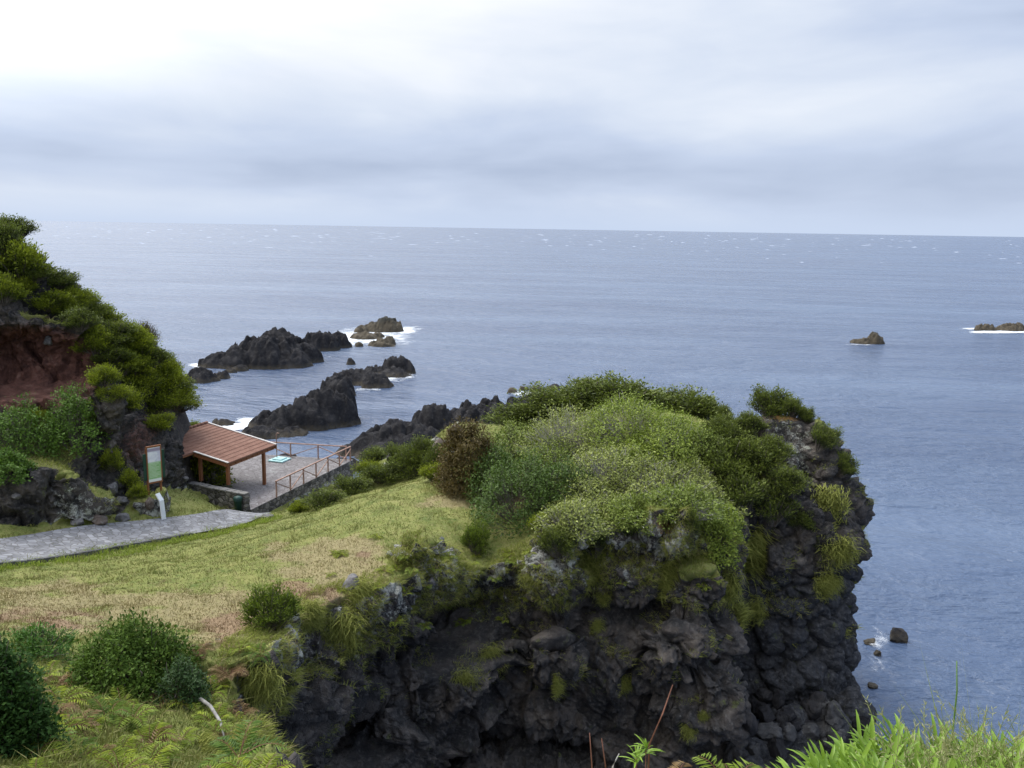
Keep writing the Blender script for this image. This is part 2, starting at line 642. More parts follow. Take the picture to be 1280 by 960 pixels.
# the path as a strip on the ground: centre line in plan
PATH_C = [P(-120, 704, 34.5), P(0, 689, 37.6), P(100, 675, 41.2), P(200, 662, 45.2), P(270, 652, 48.8), P(318, 644, 52.3)]
PATH_C = [(p.x, p.y) for p in PATH_C]
_a, _b = PATH_C[0], PATH_C[1]
PATH_C = [(_a[0] + 2.2 * (_a[0] - _b[0]), _a[1] + 2.6 * (_a[1] - _b[1])), (_a[0] + (_a[0] - _b[0]), _a[1] + 1.1 * (_a[1] - _b[1]))] + PATH_C
PATH_W = [2.0, 2.0, 2.0, 1.95, 1.7, 1.5, 1.4, 1.25]


def seg_dist(x, y, line):
    d = np.full(x.shape, 1e9)
    for (ax, ay), (bx, by) in zip(line[:-1], line[1:]):
        ex, ey = bx - ax, by - ay
        t = np.clip(((x - ax) * ex + (y - ay) * ey) / (ex * ex + ey * ey), 0, 1)
        d = np.minimum(d, np.hypot(x - ax - ex * t, y - ay - ey * t))
    return d


dpath = seg_dist(x, y, PATH_C)
dterr = sd_poly(TERR, x, y)
calm = smooth(1.6, 2.8, dpath) * smooth(-0.2, 0.8, dterr)          # little relief under path and terrace
steep = smooth(0.86, 0.62, N[:, 2])
steep = np.maximum(steep, is_hill * smooth(0.9, 0.7, N[:, 2]))
wp = V + 0.9 * np.c_[fbm(V * 0.45, 3), fbm(V * 0.45 + 9, 3), fbm(V * 0.45 + 31, 3)]
foot = (y > 20) * (is_hill < .5) * smooth(3.2, 2.2, z)
steep = np.maximum(steep, foot)
d = steep * (0.70 * fbm(V * np.array((0.22, 0.22, 0.13)), 3) - 0.05)
bias = np.c_[0.30 * z, 0 * z, -0.28 * x]
wp = V + 0.35 * np.c_[fbm(V * 0.5, 3), fbm(V * 0.5 + 9, 3), fbm(V * 0.5 + 31, 3)]
fa, e1 = facets(wp * np.array((0.46, 0.46, 0.36)) + .6 * bias)
fb1, e2 = facets(wp * np.array((1.15, 1.15, 0.80)) + bias + 20)
fc1, e3 = facets(wp * np.array((2.7, 2.7, 2.1)) + 2 * bias + 50)
d += steep * (0.95 * fa + 0.42 * fb1 + 0.20 * fc1)
d -= steep * (0.22 * np.exp(-e1 / 0.05) + 0.10 * np.exp(-e2 / .06))
d += steep * 0.09 * fbm(V * 2.2, 4, ridged=True, gain=0.62)
# pillow lava of the outer block
pil = smooth(10.0, 11.2, x) * smooth(8.6, 6.6, z + 0.6 * perlin(V * 0.4)) * smooth(34, 36, y)
wq = V + 0.32 * np.c_[fbm(V * 0.7, 3), fbm(V * 0.7 + 9, 3), fbm(V * 0.7 + 31, 3)]
f1, f2, cid = worley(wq * np.array((0.72, 0.72, 0.85)) + 3)
pd = 1.15 * np.sqrt(np.maximum(0, 1 - np.minimum(f1, 0.97) ** 2)) - 0.85 + 0.5 * (_w[cid][:, 2] - .5)
pd = pd - 0.22 * np.exp(-(f2 - f1) / 0.10)
f1, f2, cid = worley(wq * 1.9 + 23)
pd = pd + 0.15 * (np.sqrt(np.maximum(0, 1 - np.minimum(f1, 0.95) ** 2)) - .7) + .10 * (_w[cid][:, 1] - .5) + 0.07 * fbm(V * 2.4, 4, ridged=True)
d = d * (1 - pil * 0.85) + pil * steep * pd
d *= np.where(is_hill > 0.5, 0.8, 1.0)
d += (1 - steep) * (0.16 * fbm(V * 0.45, 3) + 0.04 * fbm(V * 2.5, 2))
nearcam = smooth(6, 10, np.hypot(x, y))
d *= calm * nearcam
V = V + N * d[:, None].astype(np.float32)
x, y, z = V.T

# attributes that say what the ground is made of
gpx, gpy, gdep = project(V)
def blob(px_, py_, rx, ry, dmin=0, dmax=999):
    return np.exp(-(((gpx - px_) / rx) ** 2 + ((gpy - py_) / ry) ** 2)) * ((y > dmin) & (y < dmax))
a_red = is_hill * np.clip(blob(35, 462, 90, 50) * 1.5 + blob(170, 560, 40, 50) * 0.5 + blob(205, 510, 30, 34) * 0.3, 0, 1)
a_orange = np.clip(blob(832, 655, 16, 16, 35, 40) + blob(985, 520, 30, 7, 42, 48) * 1.2, 0, 1)
a_lichen = np.clip(1.1 - 0.5 * np.abs(hb - z) / 1.6, 0.0, 1) * (1 - is_hill) * smooth(20, 24, y) * smooth(9.5, 7, x + 0 * y) + blob(985, 560, 40, 50, 40, 48) + 0.9 * blob(285, 850, 40, 45, 18, 24) + 0.6 * blob(130, 490, 22, 40)
a_dry = np.clip(blob(60, 760, 120, 26) + blob(260, 770, 90, 34) + blob(410, 720, 60, 36) + blob(440, 690, 36, 16) + blob(590, 625, 60, 14) + blob(380, 690, 60, 14) * 0.6, 0, 1)
_dn = 1.15 * fbm(V * 0.55 + 3, 4)
a_dry = np.clip(a_dry * 1.1 + _dn * .75 * smooth(.04, .4, a_dry) + .38 * smooth(.15, .9, fbm(V * .35 + 60, 3)), 0, 1)
a_rust = np.clip(blob(60, 775, 80, 16) + blob(285, 785, 40, 22) + blob(400, 752, 30, 20) + blob(452, 690, 14, 14) + blob(360, 735, 40, 14) * 0.7 + blob(640, 625, 20, 8), 0, 1)
a_rust = np.clip(a_rust * (1 + 1.3 * fbm(V * .8 + 90, 4)) - .05, 0, 1)
n2 = smooth(0.72, 0.55, N[:, 2] + 0.10 * perlin(V * 0.9))
a_rock = np.maximum(n2, (y > 20) * smooth(0.7, 1.8, hb - z + 0.5 * perlin(V * 0.7)))
a_rock = np.where(is_hill > 0.5, np.maximum(smooth(0.88, 0.72, N[:, 2] + 0.2 * perlin(V * 0.8)), blob(60, 625, 90, 40) * smooth(-0.25, 0.2, perlin(V * 0.6))), a_rock)
a_rock = np.maximum(a_rock, smooth(.25, .45, a_red))
a_rock = np.maximum(a_rock, np.maximum(foot, np.maximum(smooth(.2, .5, blob(960, 535, 60, 26, 42, 48)), smooth(.3, .6, blob(515, 565, 60, 26, 50, 66)) * (perlin(V * .8) > -.1))))
a_pil = pil
LAND_ATTR = dict(rock=a_rock, red=a_red, orange=a_orange, lichen=np.clip(a_lichen, 0, 1), dry=a_dry, rust=a_rust, pillow=a_pil, hill=is_hill)


def land_mat():
    t = NT('basalt, soil and turf')
    p = t.pos()
    rock = t.attr('rock')
    # rock
    n1 = t.noise(p, 0.8, 6, 0.6)
    n2 = t.noise(p, 5.0, 6, 0.65)
    col = t.ramp(n1, [(0.28, (0.016, 0.016, 0.017)), (0.46, (0.038, 0.036, 0.035)), (0.60, (0.075, 0.064, 0.056)), (0.75, (0.165, 0.145, 0.125))])
    col = t.mix(t.math('MULTIPLY', t.step(n2, 0.46, 0.72), 0.55), col, (0.14, 0.13, 0.12))
    col = t.mix(t.attr('pillow'), col, t.ramp(n2, [(0.3, (0.018, 0.019, 0.022)), (0.55, (0.045, 0.046, 0.050)), (0.75, (0.12, 0.12, 0.125))]))
    # pale lichen, thickest where the face has weathered near the rim
    sp = t.noise(p, 14.0, 4, 0.7)
    moss = t.math('ADD', t.noise(p, 1.3, 6, 0.65), t.math('MULTIPLY', t.attr('lichen'), 0.10))
    col = t.mix(t.math('MULTIPLY', t.step(moss, 0.60, 0.72), 0.75), col, t.mix(t.step(sp, .35, .65), (0.05, 0.062, 0.016), (0.13, 0.15, 0.04)))
    lf = t.math('ADD', t.noise(p, 2.6, 7, 0.7), t.math('MULTIPLY', t.attr('lichen'), 0.25))
    sp = t.noise(p, 14.0, 4, 0.7)
    lf = t.math('ADD', lf, t.math('MULTIPLY', t.math('SUBTRACT', sp, 0.5), 0.35))
    col = t.mix(t.math('MULTIPLY', t.step(lf, 0.68, 0.82), 0.85), col, (0.36, 0.365, 0.33))
    redc = t.ramp(t.noise(p, 1.6, 6, 0.65), [(0.3, (0.060, 0.030, 0.024)), (0.55, (0.155, 0.072, 0.054)), (0.75, (0.26, 0.15, 0.115))])
    col = t.mix(t.step(t.math('ADD', t.attr('red'), t.math('MULTIPLY', t.math('SUBTRACT', n2, 0.5), 0.6)), 0.35, 0.62), col, redc)
    col = t.mix(t.math('MULTIPLY', t.step(t.math('ADD', t.attr('orange'), t.math('MULTIPLY', t.math('SUBTRACT', t.noise(p, 6, 6, .75), 0.5), 3.2)), 0.55, 0.9), 0.8), col, (0.27, 0.15, 0.045))
    # turf
    g1 = t.noise(p, 0.9, 5, 0.6)
    g2 = t.noise(p, 9.0, 5, 0.7)
    gr = t.ramp(g1, [(0.3, (0.085, 0.115, 0.022)), (0.5, (0.15, 0.175, 0.04)), (0.7, (0.21, 0.215, 0.065))])
    gr = t.mix(t.math('MULTIPLY', t.step(g2, 0.4, 0.7), 0.5), gr, (0.27, 0.22, 0.10))
    gr = t.mix(t.math('MULTIPLY', t.step(t.noise(p, 1.6, 5, .7), .55, .68), .7), gr, (0.07, 0.105, 0.02))
    gr = t.mix(t.math('MULTIPLY', t.attr('hill'), .8), gr, t.ramp(g2, [(.3, (0.05, 0.055, 0.02)), (.55, (0.10, 0.105, 0.03)), (.75, (0.15, 0.13, 0.06))]))
    dry = t.math('ADD', t.attr('dry'), t.math('MULTIPLY', t.math('SUBTRACT', g2, 0.5), 0.9))
    gr = t.mix(t.math('MULTIPLY', t.step(dry, 0.3, 0.8), 0.85), gr, t.mix(t.step(g2, .35, .65), (0.20, 0.17, 0.075), (0.28, 0.225, 0.125)))
    rust = t.math('ADD', t.attr('rust'), t.math('MULTIPLY', t.math('SUBTRACT', t.noise(p, 2.5, 6, 0.7), 0.5), 1.6))
    gr = t.mix(t.math('MULTIPLY', t.step(rust, 0.4, 0.85), 0.8), gr, t.mix(t.step(g2, .35, .65), (0.14, 0.085, 0.05), (0.24, 0.16, 0.10)))
    rk = t.step(t.math('ADD', rock, t.math('MULTIPLY', t.math('SUBTRACT', t.noise(p, 2.2, 5, 0.65), 0.5), 0.9)), 0.40, 0.62)
    c = t.mix(rk, gr, col)
    h = t.math('ADD', t.math('MULTIPLY', t.noise(p, 3.5, 8, 0.68), 0.7), t.math('MULTIPLY', t.noise(p, 16, 5, 0.7), 0.18))
    wv = t.n('ShaderNodeVectorMath', operation='ADD', ins={0: p, 1: t.n('ShaderNodeVectorMath', operation='SCALE', ins={0: t.n('ShaderNodeTexNoise', ins={'Vector': p, 'Scale': 1.8, 'Detail': 4}).outputs['Color'], 'Scale': .55}).outputs[0]}).outputs[0]
    cr = t.math('ADD', t.step(t.voro(wv, 1.9, 'DISTANCE_TO_EDGE'), 0.0, 0.05), t.math('MULTIPLY', t.step(t.voro(wv, 5.5, 'DISTANCE_TO_EDGE'), 0.0, 0.10), .5))
    h = t.math('ADD', h, t.math('MULTIPLY', t.math('MULTIPLY', cr, rk), .38))
    t.bsdf(c, 0.9, t.bump(h, 0.65, 0.16), 0.25)
    return t.m


M_LAND = land_mat()
BV = BVHTree.FromPolygons([tuple(v) for v in V[:, :3].tolist()], Q.tolist()) if False else None
qh = is_hill[Q].mean(1) > 0.5
qs = (steep[Q].mean(1) > 0.5) & ~qh


def land_part(name, mask):
    u, inv = np.unique(Q[mask], return_inverse=True)
    me = np_mesh(name, V[u], inv.reshape(-1, 4), smooth_=True, attrs={k: v[u] for k, v in LAND_ATTR.items()})
    o = link(name, me, M_LAND)
    return tag(o, kind='structure')


land_part('hillside', qh)
land_part('headland_cliff', qs)
land_part('grassy_ground', ~qh & ~qs)
# coarse copy for dropping things on the ground
BV = BVHTree.FromPolygons(V.tolist(), Q.tolist(), all_triangles=False)


def hit(px, py):
    d = ray(px, py).normalized()
    h = BV.ray_cast(CAM, d)
    return h[0], h[1]


def drop(x, y, z0=60):
    h = BV.ray_cast(Vector((x, y, z0)), Vector((0, 0, -1)))
    return h[0]


# ------------------------------------------------------------------ the sea
def sea_mat():
    t = NT('sea water')
    p = t.pos((1, 1, 0))
    rot = t.n('ShaderNodeVectorRotate', rotation_type='Z_AXIS', ins={'Vector': p, 'Angle': R(18)}).outputs[0]
    q = t.n('ShaderNodeVectorMath', operation='MULTIPLY', ins={0: rot, 1: (0.55, 1.0, 1)}).outputs[0]
    w1 = t.noise(q, 0.16, 5, 0.6, 0.4)
    w2 = t.noise(q, 0.9, 5, 0.62, 0.3)
    w3 = t.noise(q, 4.0, 3, 0.6)
    st = t.n('ShaderNodeVectorMath', operation='MULTIPLY', ins={0: rot, 1: (0.012, 0.075, 1)}).outputs[0]
    wind = t.step(t.noise(st, 1.0, 5, 0.6, 0.5), .35, .65)
    h = t.math('ADD', t.math('ADD', t.math('MULTIPLY', w1, 2.2), t.math('MULTIPLY', w2, t.math('ADD', .35, t.math('MULTIPLY', wind, .55)))), t.math('MULTIPLY', w3, 0.09))
    nrm = t.bump(h, 0.9, 1.0)
    big = t.noise(t.n('ShaderNodeVectorMath', operation='MULTIPLY', ins={0: p, 1: (0.006, 0.02, 1)}).outputs[0], 1.0, 4, 0.6)
    col = t.mix(t.step(big, 0.35, 0.7), (0.052, 0.082, 0.150), (0.092, 0.132, 0.208))
    rough = t.math('ADD', 0.14, t.math('MULTIPLY', t.math('ADD', t.step(big, 0.3, 0.7), wind), 0.12))
    t.bsdf(col, rough, nrm, 0.5, IOR=1.33)
    return t.m


M_SEA = sea_mat()
ring = [0, 40, 80, 150, 300, 600, 1500, 4000, 10000, 30000, 90000]
sv, sf = [(0, 0, 0)], []
NS = 64
for r_ in ring[1:]:
    for k in range(NS):
        a = 2 * math.pi * k / NS
        sv.append((r_ * math.cos(a), r_ * math.sin(a), 0))
tris = np.array([(0, 1 + k, 1 + (k + 1) % NS) for k in range(NS)])
qd = []
for i in range(len(ring) - 2):
    for k in range(NS):
        j = (k + 1) % NS
        b = 1 + i * NS
        qd.append((b + k, b + NS + k, b + NS + j, b + j))
tag(link('sea', np_mesh('sea', sv, [tris, np.array(qd)], smooth_=True), M_SEA), kind='structure')

# ------------------------------------------------------------------ light and sky
SUN_EL, SUN_AZ = 60.0, -42.0           # azimuth from +Y towards +X, degrees
w = bpy.data.worlds.new('World')
scene.world = w
w.use_nodes = True
wt = w.node_tree
wt.nodes.clear()
T = NT.__new__(NT)
T.t = wt
out = wt.nodes.new('ShaderNodeOutputWorld')
sky = T.n('ShaderNodeTexSky', sky_type='NISHITA', sun_disc=False)
sky.sun_elevation = R(SUN_EL)
sky.sun_rotation = R(SUN_AZ)
gen = T.n('ShaderNodeTexCoord').outputs['Generated']
sx = T.n('ShaderNodeSeparateXYZ', ins={0: gen}).outputs
el = T.math('ARCSINE', sx[2])
az = T.math('ARCTAN2', sx[0], sx[1])
vec = T.n('ShaderNodeCombineXYZ', ins={0: T.math('MULTIPLY', az, 2.0), 1: T.math('MULTIPLY', el, 8.0), 2: 1.3}).outputs[0]
n1 = T.noise(vec, 1.1, 4, 0.5, 0.35)
vec2 = T.n('ShaderNodeCombineXYZ', ins={0: T.math('MULTIPLY', az, 5.0), 1: T.math('MULTIPLY', el, 16.0), 2: 3.7}).outputs[0]
n2_ = T.noise(vec2, 1.2, 5, 0.55, 0.4)
nn = T.math('ADD', T.math('MULTIPLY', n1, 0.55), T.math('MULTIPLY', n2_, 0.16))
grad = T.ramp(T.math('MULTIPLY', el, 2.5), [(0.0, (.22, .22, .22)), (0.07, (.20, .20, .20)), (0.16, (.10, .10, .10)), (0.24, (.16, .16, .16)), (0.36, (.27, .27, .27)), (0.62, (.36, .36, .36)), (1.0, (.42, .42, .42))])
nn = T.math('ADD', nn, T.n('ShaderNodeSeparateColor', ins={0: grad}).outputs[0])
nn = T.math('SUBTRACT', nn, T.math('MULTIPLY', T.math('MULTIPLY', az, T.step(el, 0.08, .26)), 0.36))      # the glow of the hidden sun, left and high
nn = T.math('SUBTRACT', nn, T.math('MULTIPLY', az, 0.05))
cloud = T.ramp(nn, [(0.36, (0.40, 0.475, 0.63)), (0.50, (0.52, 0.60, 0.76)), (0.62, (0.66, 0.725, 0.84)), (0.74, (0.80, 0.84, 0.91)), (0.90, (0.97, 0.98, 1.0))])
cloud = T.mix(T.math('SUBTRACT', 1.0, T.step(el, -0.01, 0.045)), cloud, (0.53, 0.625, 0.80))
zen = T.math('ADD', 1.0, T.math('MULTIPLY', T.step(el, 0.28, 1.0), 1.1))
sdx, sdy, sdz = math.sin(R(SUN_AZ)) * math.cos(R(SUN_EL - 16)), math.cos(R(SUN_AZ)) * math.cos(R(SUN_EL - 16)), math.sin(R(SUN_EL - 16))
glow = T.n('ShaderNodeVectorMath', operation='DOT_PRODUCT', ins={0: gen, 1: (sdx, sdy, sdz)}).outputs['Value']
zen = T.math('ADD', zen, T.math('MULTIPLY', T.step(glow, 0.73, 1.0), 1.5))          # added bright lobe in the sky above the frame, to brighten the left water
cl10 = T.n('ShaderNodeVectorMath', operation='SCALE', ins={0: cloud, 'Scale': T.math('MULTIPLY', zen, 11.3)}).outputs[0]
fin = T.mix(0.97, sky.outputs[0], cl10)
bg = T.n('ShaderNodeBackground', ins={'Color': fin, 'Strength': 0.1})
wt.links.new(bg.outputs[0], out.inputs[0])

sl = bpy.data.lights.new('sun', 'SUN')
sl.energy = 2.2
sl.angle = R(24)
sl.color = (1.0, 0.965, 0.92)
so = bpy.data.objects.new('sun', sl)
COL.objects.link(so)
dirv = Vector((math.sin(R(SUN_AZ)) * math.cos(R(SUN_EL)), math.cos(R(SUN_AZ)) * math.cos(R(SUN_EL)), math.sin(R(SUN_EL))))
so.rotation_euler = (-dirv).to_track_quat('-Z', 'Y').to_euler()
vs = scene.view_settings
vs.view_transform = 'Standard'
vs.look = 'None'
vs.exposure = 0.0
vs.gamma = 1.0
# ------------------------------------------------------------------ rocks in the sea
def sea_rock_mat():
    t = NT('black lava rock')
    p = t.pos()
    n = t.noise(p, 0.5, 7, 0.65)
    n2 = t.noise(p, 2.6, 6, 0.7)
    col = t.ramp(n, [(0.3, (0.012, 0.012, 0.014)), (0.55, (0.030, 0.029, 0.031)), (0.75, (0.065, 0.062, 0.062))])
    col = t.mix(t.math('MULTIPLY', t.step(n2, 0.5, 0.75), 0.5), col, (0.10, 0.098, 0.095))
    zz = t.n('ShaderNodeSeparateXYZ', ins={0: p}).outputs[2]
    tide = t.math('ADD', zz, t.math('MULTIPLY', t.math('SUBTRACT', n2, 0.5), 2.2))
    tan = t.math('MULTIPLY', t.math('SUBTRACT', 1, t.step(tide, 0.2, 0.85)), 0.55)
    col = t.mix(tan, col, t.mix(t.step(n2, .4, .6), (0.085, 0.07, 0.048), (0.15, 0.132, 0.10)))
    t.bsdf(col, 0.95, t.bump(t.noise(p, 2.0, 8, 0.7), 0.8, 0.4), 0.12)
    return t.m


def weed_rock_mat():
    t = NT('tan weed covered rock')
    p = t.pos()
    n = t.noise(p, 0.9, 6, 0.7)
    zz = t.n('ShaderNodeSeparateXYZ', ins={0: p}).outputs[2]
    hi = t.step(t.math('ADD', zz, t.math('MULTIPLY', t.math('SUBTRACT', n, 0.5), 5.0)), 1.6, 3.0)
    low = t.ramp(n, [(0.3, (0.035, 0.030, 0.022)), (0.55, (0.085, 0.07, 0.048)), (0.75, (0.18, 0.155, 0.115))])
    top = t.ramp(n, [(0.35, (0.022, 0.023, 0.019)), (0.7, (0.075, 0.07, 0.055))])
    t.bsdf(t.mix(hi, low, top), 0.85, t.bump(t.noise(p, 1.6, 7, 0.7), 0.8, 0.4), 0.25)
    return t.m


M_SROCK, M_WROCK = sea_rock_mat(), weed_rock_mat()


def sea_rock(name, lumps, label, cat='rock', group=None, mat=None, res=0.2, jag=1.0, zb=0.0, kind=None):
    """lumps: (px, py of waterline, width px, height px, depth/width); each becomes a hump of one rock"""
    C = []
    for px_, py_, w_, h_, dr in lumps:
        c = PZ(px_, py_, zb)
        dist = (c - CAM).length
        h_ *= .76
        dr *= 1.35
        C.append((c.x, c.y, w_ / FPX * dist / 2, w_ / FPX * dist / 2 * dr, h_ / FPX * dist))
    x0 = min(c[0] - 1.3 * c[2] for c in C); x1 = max(c[0] + 1.3 * c[2] for c in C)
    y0 = min(c[1] - 1.3 * c[3] for c in C); y1 = max(c[1] + 1.3 * c[3] for c in C)
    res = max(res, math.sqrt((x1 - x0) * (y1 - y0) / 60000))
    xs, ys = np.arange(x0, x1, res), np.arange(y0, y1, res)
    X, Y = np.meshgrid(xs, ys, indexing='ij')
    sh = X.shape
    q = np.c_[X.ravel(), Y.ravel(), np.zeros(X.size)]
    s = 1.0 / max(1.0, C[0][4])
    wx = X + 0.8 * perlin(q * 0.35).reshape(sh) * jag + 0.35 * perlin(q * 1.1 + 8).reshape(sh) * jag
    wy = Y + 0.8 * perlin(q * 0.35 + 50).reshape(sh) * jag + 0.35 * perlin(q * 1.1 + 70).reshape(sh) * jag
    Hh_ = np.full(sh, -1.0)
    for cx, cy, a, b, h in C:
        r2 = ((wx - cx) / a) ** 2 + ((wy - cy) / b) ** 2
        Hh_ = np.maximum(Hh_, (h + 0.8) * np.maximum(0, 1 - r2) ** .5 - 0.8 - np.maximum(0, r2 - 1) * 0.8)
    hm = max(c[4] for c in C)
    f1, f2, cid = worley(q * (0.9 / max(0.6, hm * 0.35)) + 0.3 * np.c_[perlin(q * .7), perlin(q * .7 + 5), 0 * q[:, 0]])
    amp = np.clip((Hh_ + 0.8) / hm, 0, 1)
    Hh_ = Hh_ + amp * hm * (0.15 * fbm(q * (0.8 / max(1, hm * .4)), 5, ridged=True, gain=0.6).reshape(sh) - .05 + 0.42 * (_w[cid][:, 0] - 0.5).reshape(sh) - 0.14 * np.exp(-(f2 - f1) / 0.08).reshape(sh))
    Vg = np.c_[X.ravel(), Y.ravel(), Hh_.ravel() + zb]
    ii, jj = np.meshgrid(np.arange(sh[0] - 1), np.arange(sh[1] - 1), indexing='ij')
    a_ = (ii * sh[1] + jj).ravel()
    Fq = np.c_[a_, a_ + sh[1], a_ + sh[1] + 1, a_ + 1]
    Fq = Fq[(Vg[Fq][:, :, 2] > zb - 0.7).any(1)]
    v, f = compact(Vg, Fq)
    lab = np.arange(len(v))                    # keep one connected rock
    while not kind:
        old = lab.copy()
        np.minimum.at(lab, f.ravel(), np.repeat(lab[f].min(1), 4))
        lab = lab[lab]
        if (lab == old).all(): break
    if not kind:
        big_ = np.bincount(lab[f[:, 0]], minlength=len(v)).argmax()
        v, f = compact(v, f[lab[f[:, 0]] == big_])
    o = link(name, np_mesh(name, v, f, smooth_=True), mat or M_SROCK)
    if kind: tag(o, kind=kind)
    else: tag(o, label, cat, group)
    return o


GR = 'lava rocks standing in the sea'
sea_rock('sea_rock', [(436, 486, 48, 26, .5), (420, 494, 48, 26, .5)], 'low black rock joining the massive rock and the broken nearer reef', group=GR)
sea_rock('sea_rock', [(335, 456, 110, 36, .5), (300, 458, 60, 22, .6), (275, 458, 44, 16, .6), (372, 452, 60, 30, .45), (345, 450, 60, 40, .5)], 'long black lava reef with the highest hump left of the surf, farther row', group=GR)
sea_rock('sea_rock', [(400, 437, 50, 26, .5), (420, 434, 34, 22, .5), (385, 438, 30, 18, .5)], 'rugged black rock touching the right end of the long far reef, beside white surf', group=GR)
sea_rock('sea_rock', [(257, 445, 16, 9, .6), (270, 452, 26, 12, .5)], 'small black rock off the left tip of the long far reef', group=GR)
sea_rock('sea_rock', [(300, 463, 26, 8, .6), (290, 466, 16, 6, .6)], 'low black rock in front of the left end of the long far reef', group=GR)
sea_rock('sea_rock', [(483, 414, 44, 19, .6), (470, 414, 40, 12, .6)], 'rounded brown rock with white surf round its foot, farthest out', group=GR, mat=M_WROCK)
sea_rock('sea_rock', [(452, 415, 20, 9, .7)], 'flat tan rock left of the rounded brown rock in surf', group=GR, mat=M_WROCK)
sea_rock('sea_rock', [(455, 423, 40, 8, .6), (470, 422, 26, 7, .6)], 'low tan ledge awash in front of the rounded brown rock', group=GR, mat=M_WROCK)
sea_rock('sea_rock', [(478, 432, 38, 8, .6), (487, 431, 20, 12, .6)], 'knobbly tan rock awash between the two reefs', group=GR, mat=M_WROCK)
sea_rock('sea_rock', [(447, 433, 12, 7, .8)], 'tiny tan stone in the surf between the two reefs', group=GR, mat=M_WROCK)
sea_rock('sea_rock', [(438, 455, 13, 10, .7)], 'small pointed black rock alone between the two reefs', group=GR)
sea_rock('sea_rock', [(497, 466, 46, 22, .5), (470, 468, 44, 12, .5), (517, 459, 18, 8, .6), (490, 470, 50, 10, .5)], 'jagged black rock at the seaward tip of the nearer reef', group=GR)
sea_rock('sea_rock', [(456, 479, 66, 18, .5), (472, 484, 36, 14, .6), (440, 478, 50, 18, .6)], 'low broken black rock in the middle of the nearer reef', group=GR)
sea_rock('sea_rock', [(408, 530, 84, 50, .5), (376, 534, 80, 38, .5), (346, 535, 76, 22, .5), (424, 522, 50, 54, .5), (320, 525, 20, 18, .7), (404, 505, 60, 34, .4)], 'massive smooth black rock nearest the terrace, bare lava hump', group=GR)
sea_rock('sea_rock', [(330, 545, 56, 14, .6), (365, 543, 40, 9, .6)], 'low black slab of lava at the foot of the massive rock by the terrace', group=GR)
sea_rock('sea_rock', [(252, 476, 46, 16, .6), (278, 472, 24, 8, .6)], 'low black rock by the shore below the shrubby hillside', group=GR)
sea_rock('sea_rock', [(283, 531, 22, 9, .7), (270, 530, 16, 6, .7)], 'small dark rock behind the tiled roof, beside the pale channel', group=GR)
sea_rock('sea_rock', [(640, 491, 22, 8, .6)], 'small tan grey rock, leftmost of the row beyond the dark lava shore', group=GR, mat=M_WROCK)
sea_rock('sea_rock', [(658, 488, 16, 7, .6), (668, 487, 12, 4, .6)], 'middle tan grey rock of the row beyond the dark lava shore', group=GR, mat=M_WROCK)
sea_rock('sea_rock', [(694, 487, 22, 8, .6)], 'dark grey rock, rightmost of the row beyond the dark lava shore', group=GR)
sea_rock('sea_rock', [(1093, 429, 26, 13, .6), (1078, 429, 30, 6, .6)], 'lone grey rock with tan skirt out in the open water', group=GR, mat=M_WROCK)
sea_rock('sea_rock', [(1230, 413, 24, 8, .6), (1262, 413, 36, 8, .5), (1274, 413, 14, 9, .6)], 'low brown reef at the right edge of the picture with surf before it', group=GR, mat=M_WROCK)
# black lava shore behind the terrace and the meadow
sea_rock('lava_shore', [(500, 563, 120, 36, .8), (540, 545, 60, 44, .7), (470, 566, 70, 28, .8), (620, 545, 150, 48, .8), (670, 520, 90, 26, .7), (580, 545, 60, 26, .7), (440, 566, 40, 12, .8), (700, 520, 60, 30, .6)], None, kind='structure')
sea_rock('lava_shore', [(360, 580, 34, 16, .8), (395, 590, 70, 14, .8), (430, 585, 60, 12, .8)], None, kind='structure', zb=0.0)


def foam_mat():
    t = NT('sea foam')
    p = t.pos()
    q = t.n('ShaderNodeVectorMath', operation='MULTIPLY', ins={0: p, 1: (0.6, 0.35, 1)}).outputs[0]
    n = t.math('ADD', t.math('MULTIPLY', t.noise(q, 0.5, 7, 0.7, 0.6), 0.75), t.math('MULTIPLY', t.noise(p, 2.2, 5, 0.7), 0.25))
    a = t.step(t.math('ADD', n, t.math('MULTIPLY', t.attr('fall'), 0.42)), 0.60, 0.86)
    b = t.n('ShaderNodeBsdfPrincipled', ins={'Base Color': (0.78, 0.82, 0.86), 'Roughness': 0.9, 'Alpha': t.math('MULTIPLY', a, 0.92)})
    t.t.links.new(b.outputs[0], t.out.inputs[0])
    return t.m


M_FOAM = foam_mat()
fv, ff, fa = [], [], []
for px_, py_, w_, d_, st in [(466, 421, 116, 28, .72), (498, 413, 70, 12, .8), (430, 424, 50, 16, .9), (262, 457, 60, 7, .8), (320, 527, 60, 12, 1.1), (295, 533, 40, 10, 1.1), (480, 474, 70, 10, .55), (505, 469, 40, 8, .6), (668, 492, 70, 7, .8),
                             (1250, 415, 90, 4, 1.0), (1215, 411, 40, 3, .7), (1100, 798, 34, 34, .40), (1096, 832, 26, 40, .33), (1092, 866, 30, 34, .33), (1072, 431, 40, 3, .5), (390, 447, 60, 5, .45), (340, 458, 80, 5, .4), (455, 488, 50, 6, .5)]:
    K = 14
    b0 = len(fv)
    for i in range(K + 1):
        for j in range(K + 1):
            a, b = i / K * 2 - 1, j / K * 2 - 1
            q = PZ(px_ + a * w_ / 2, py_ + b * d_ / 2, 0.06)
            fv.append(tuple(q))
            fa.append(st * max(0, 1 - a * a) ** .7 * max(0, 1 - b * b) ** .7)
    for i in range(K):
        for j in range(K):
            k = b0 + i * (K + 1) + j
            ff.append((k, k + K + 1, k + K + 2, k + 1))
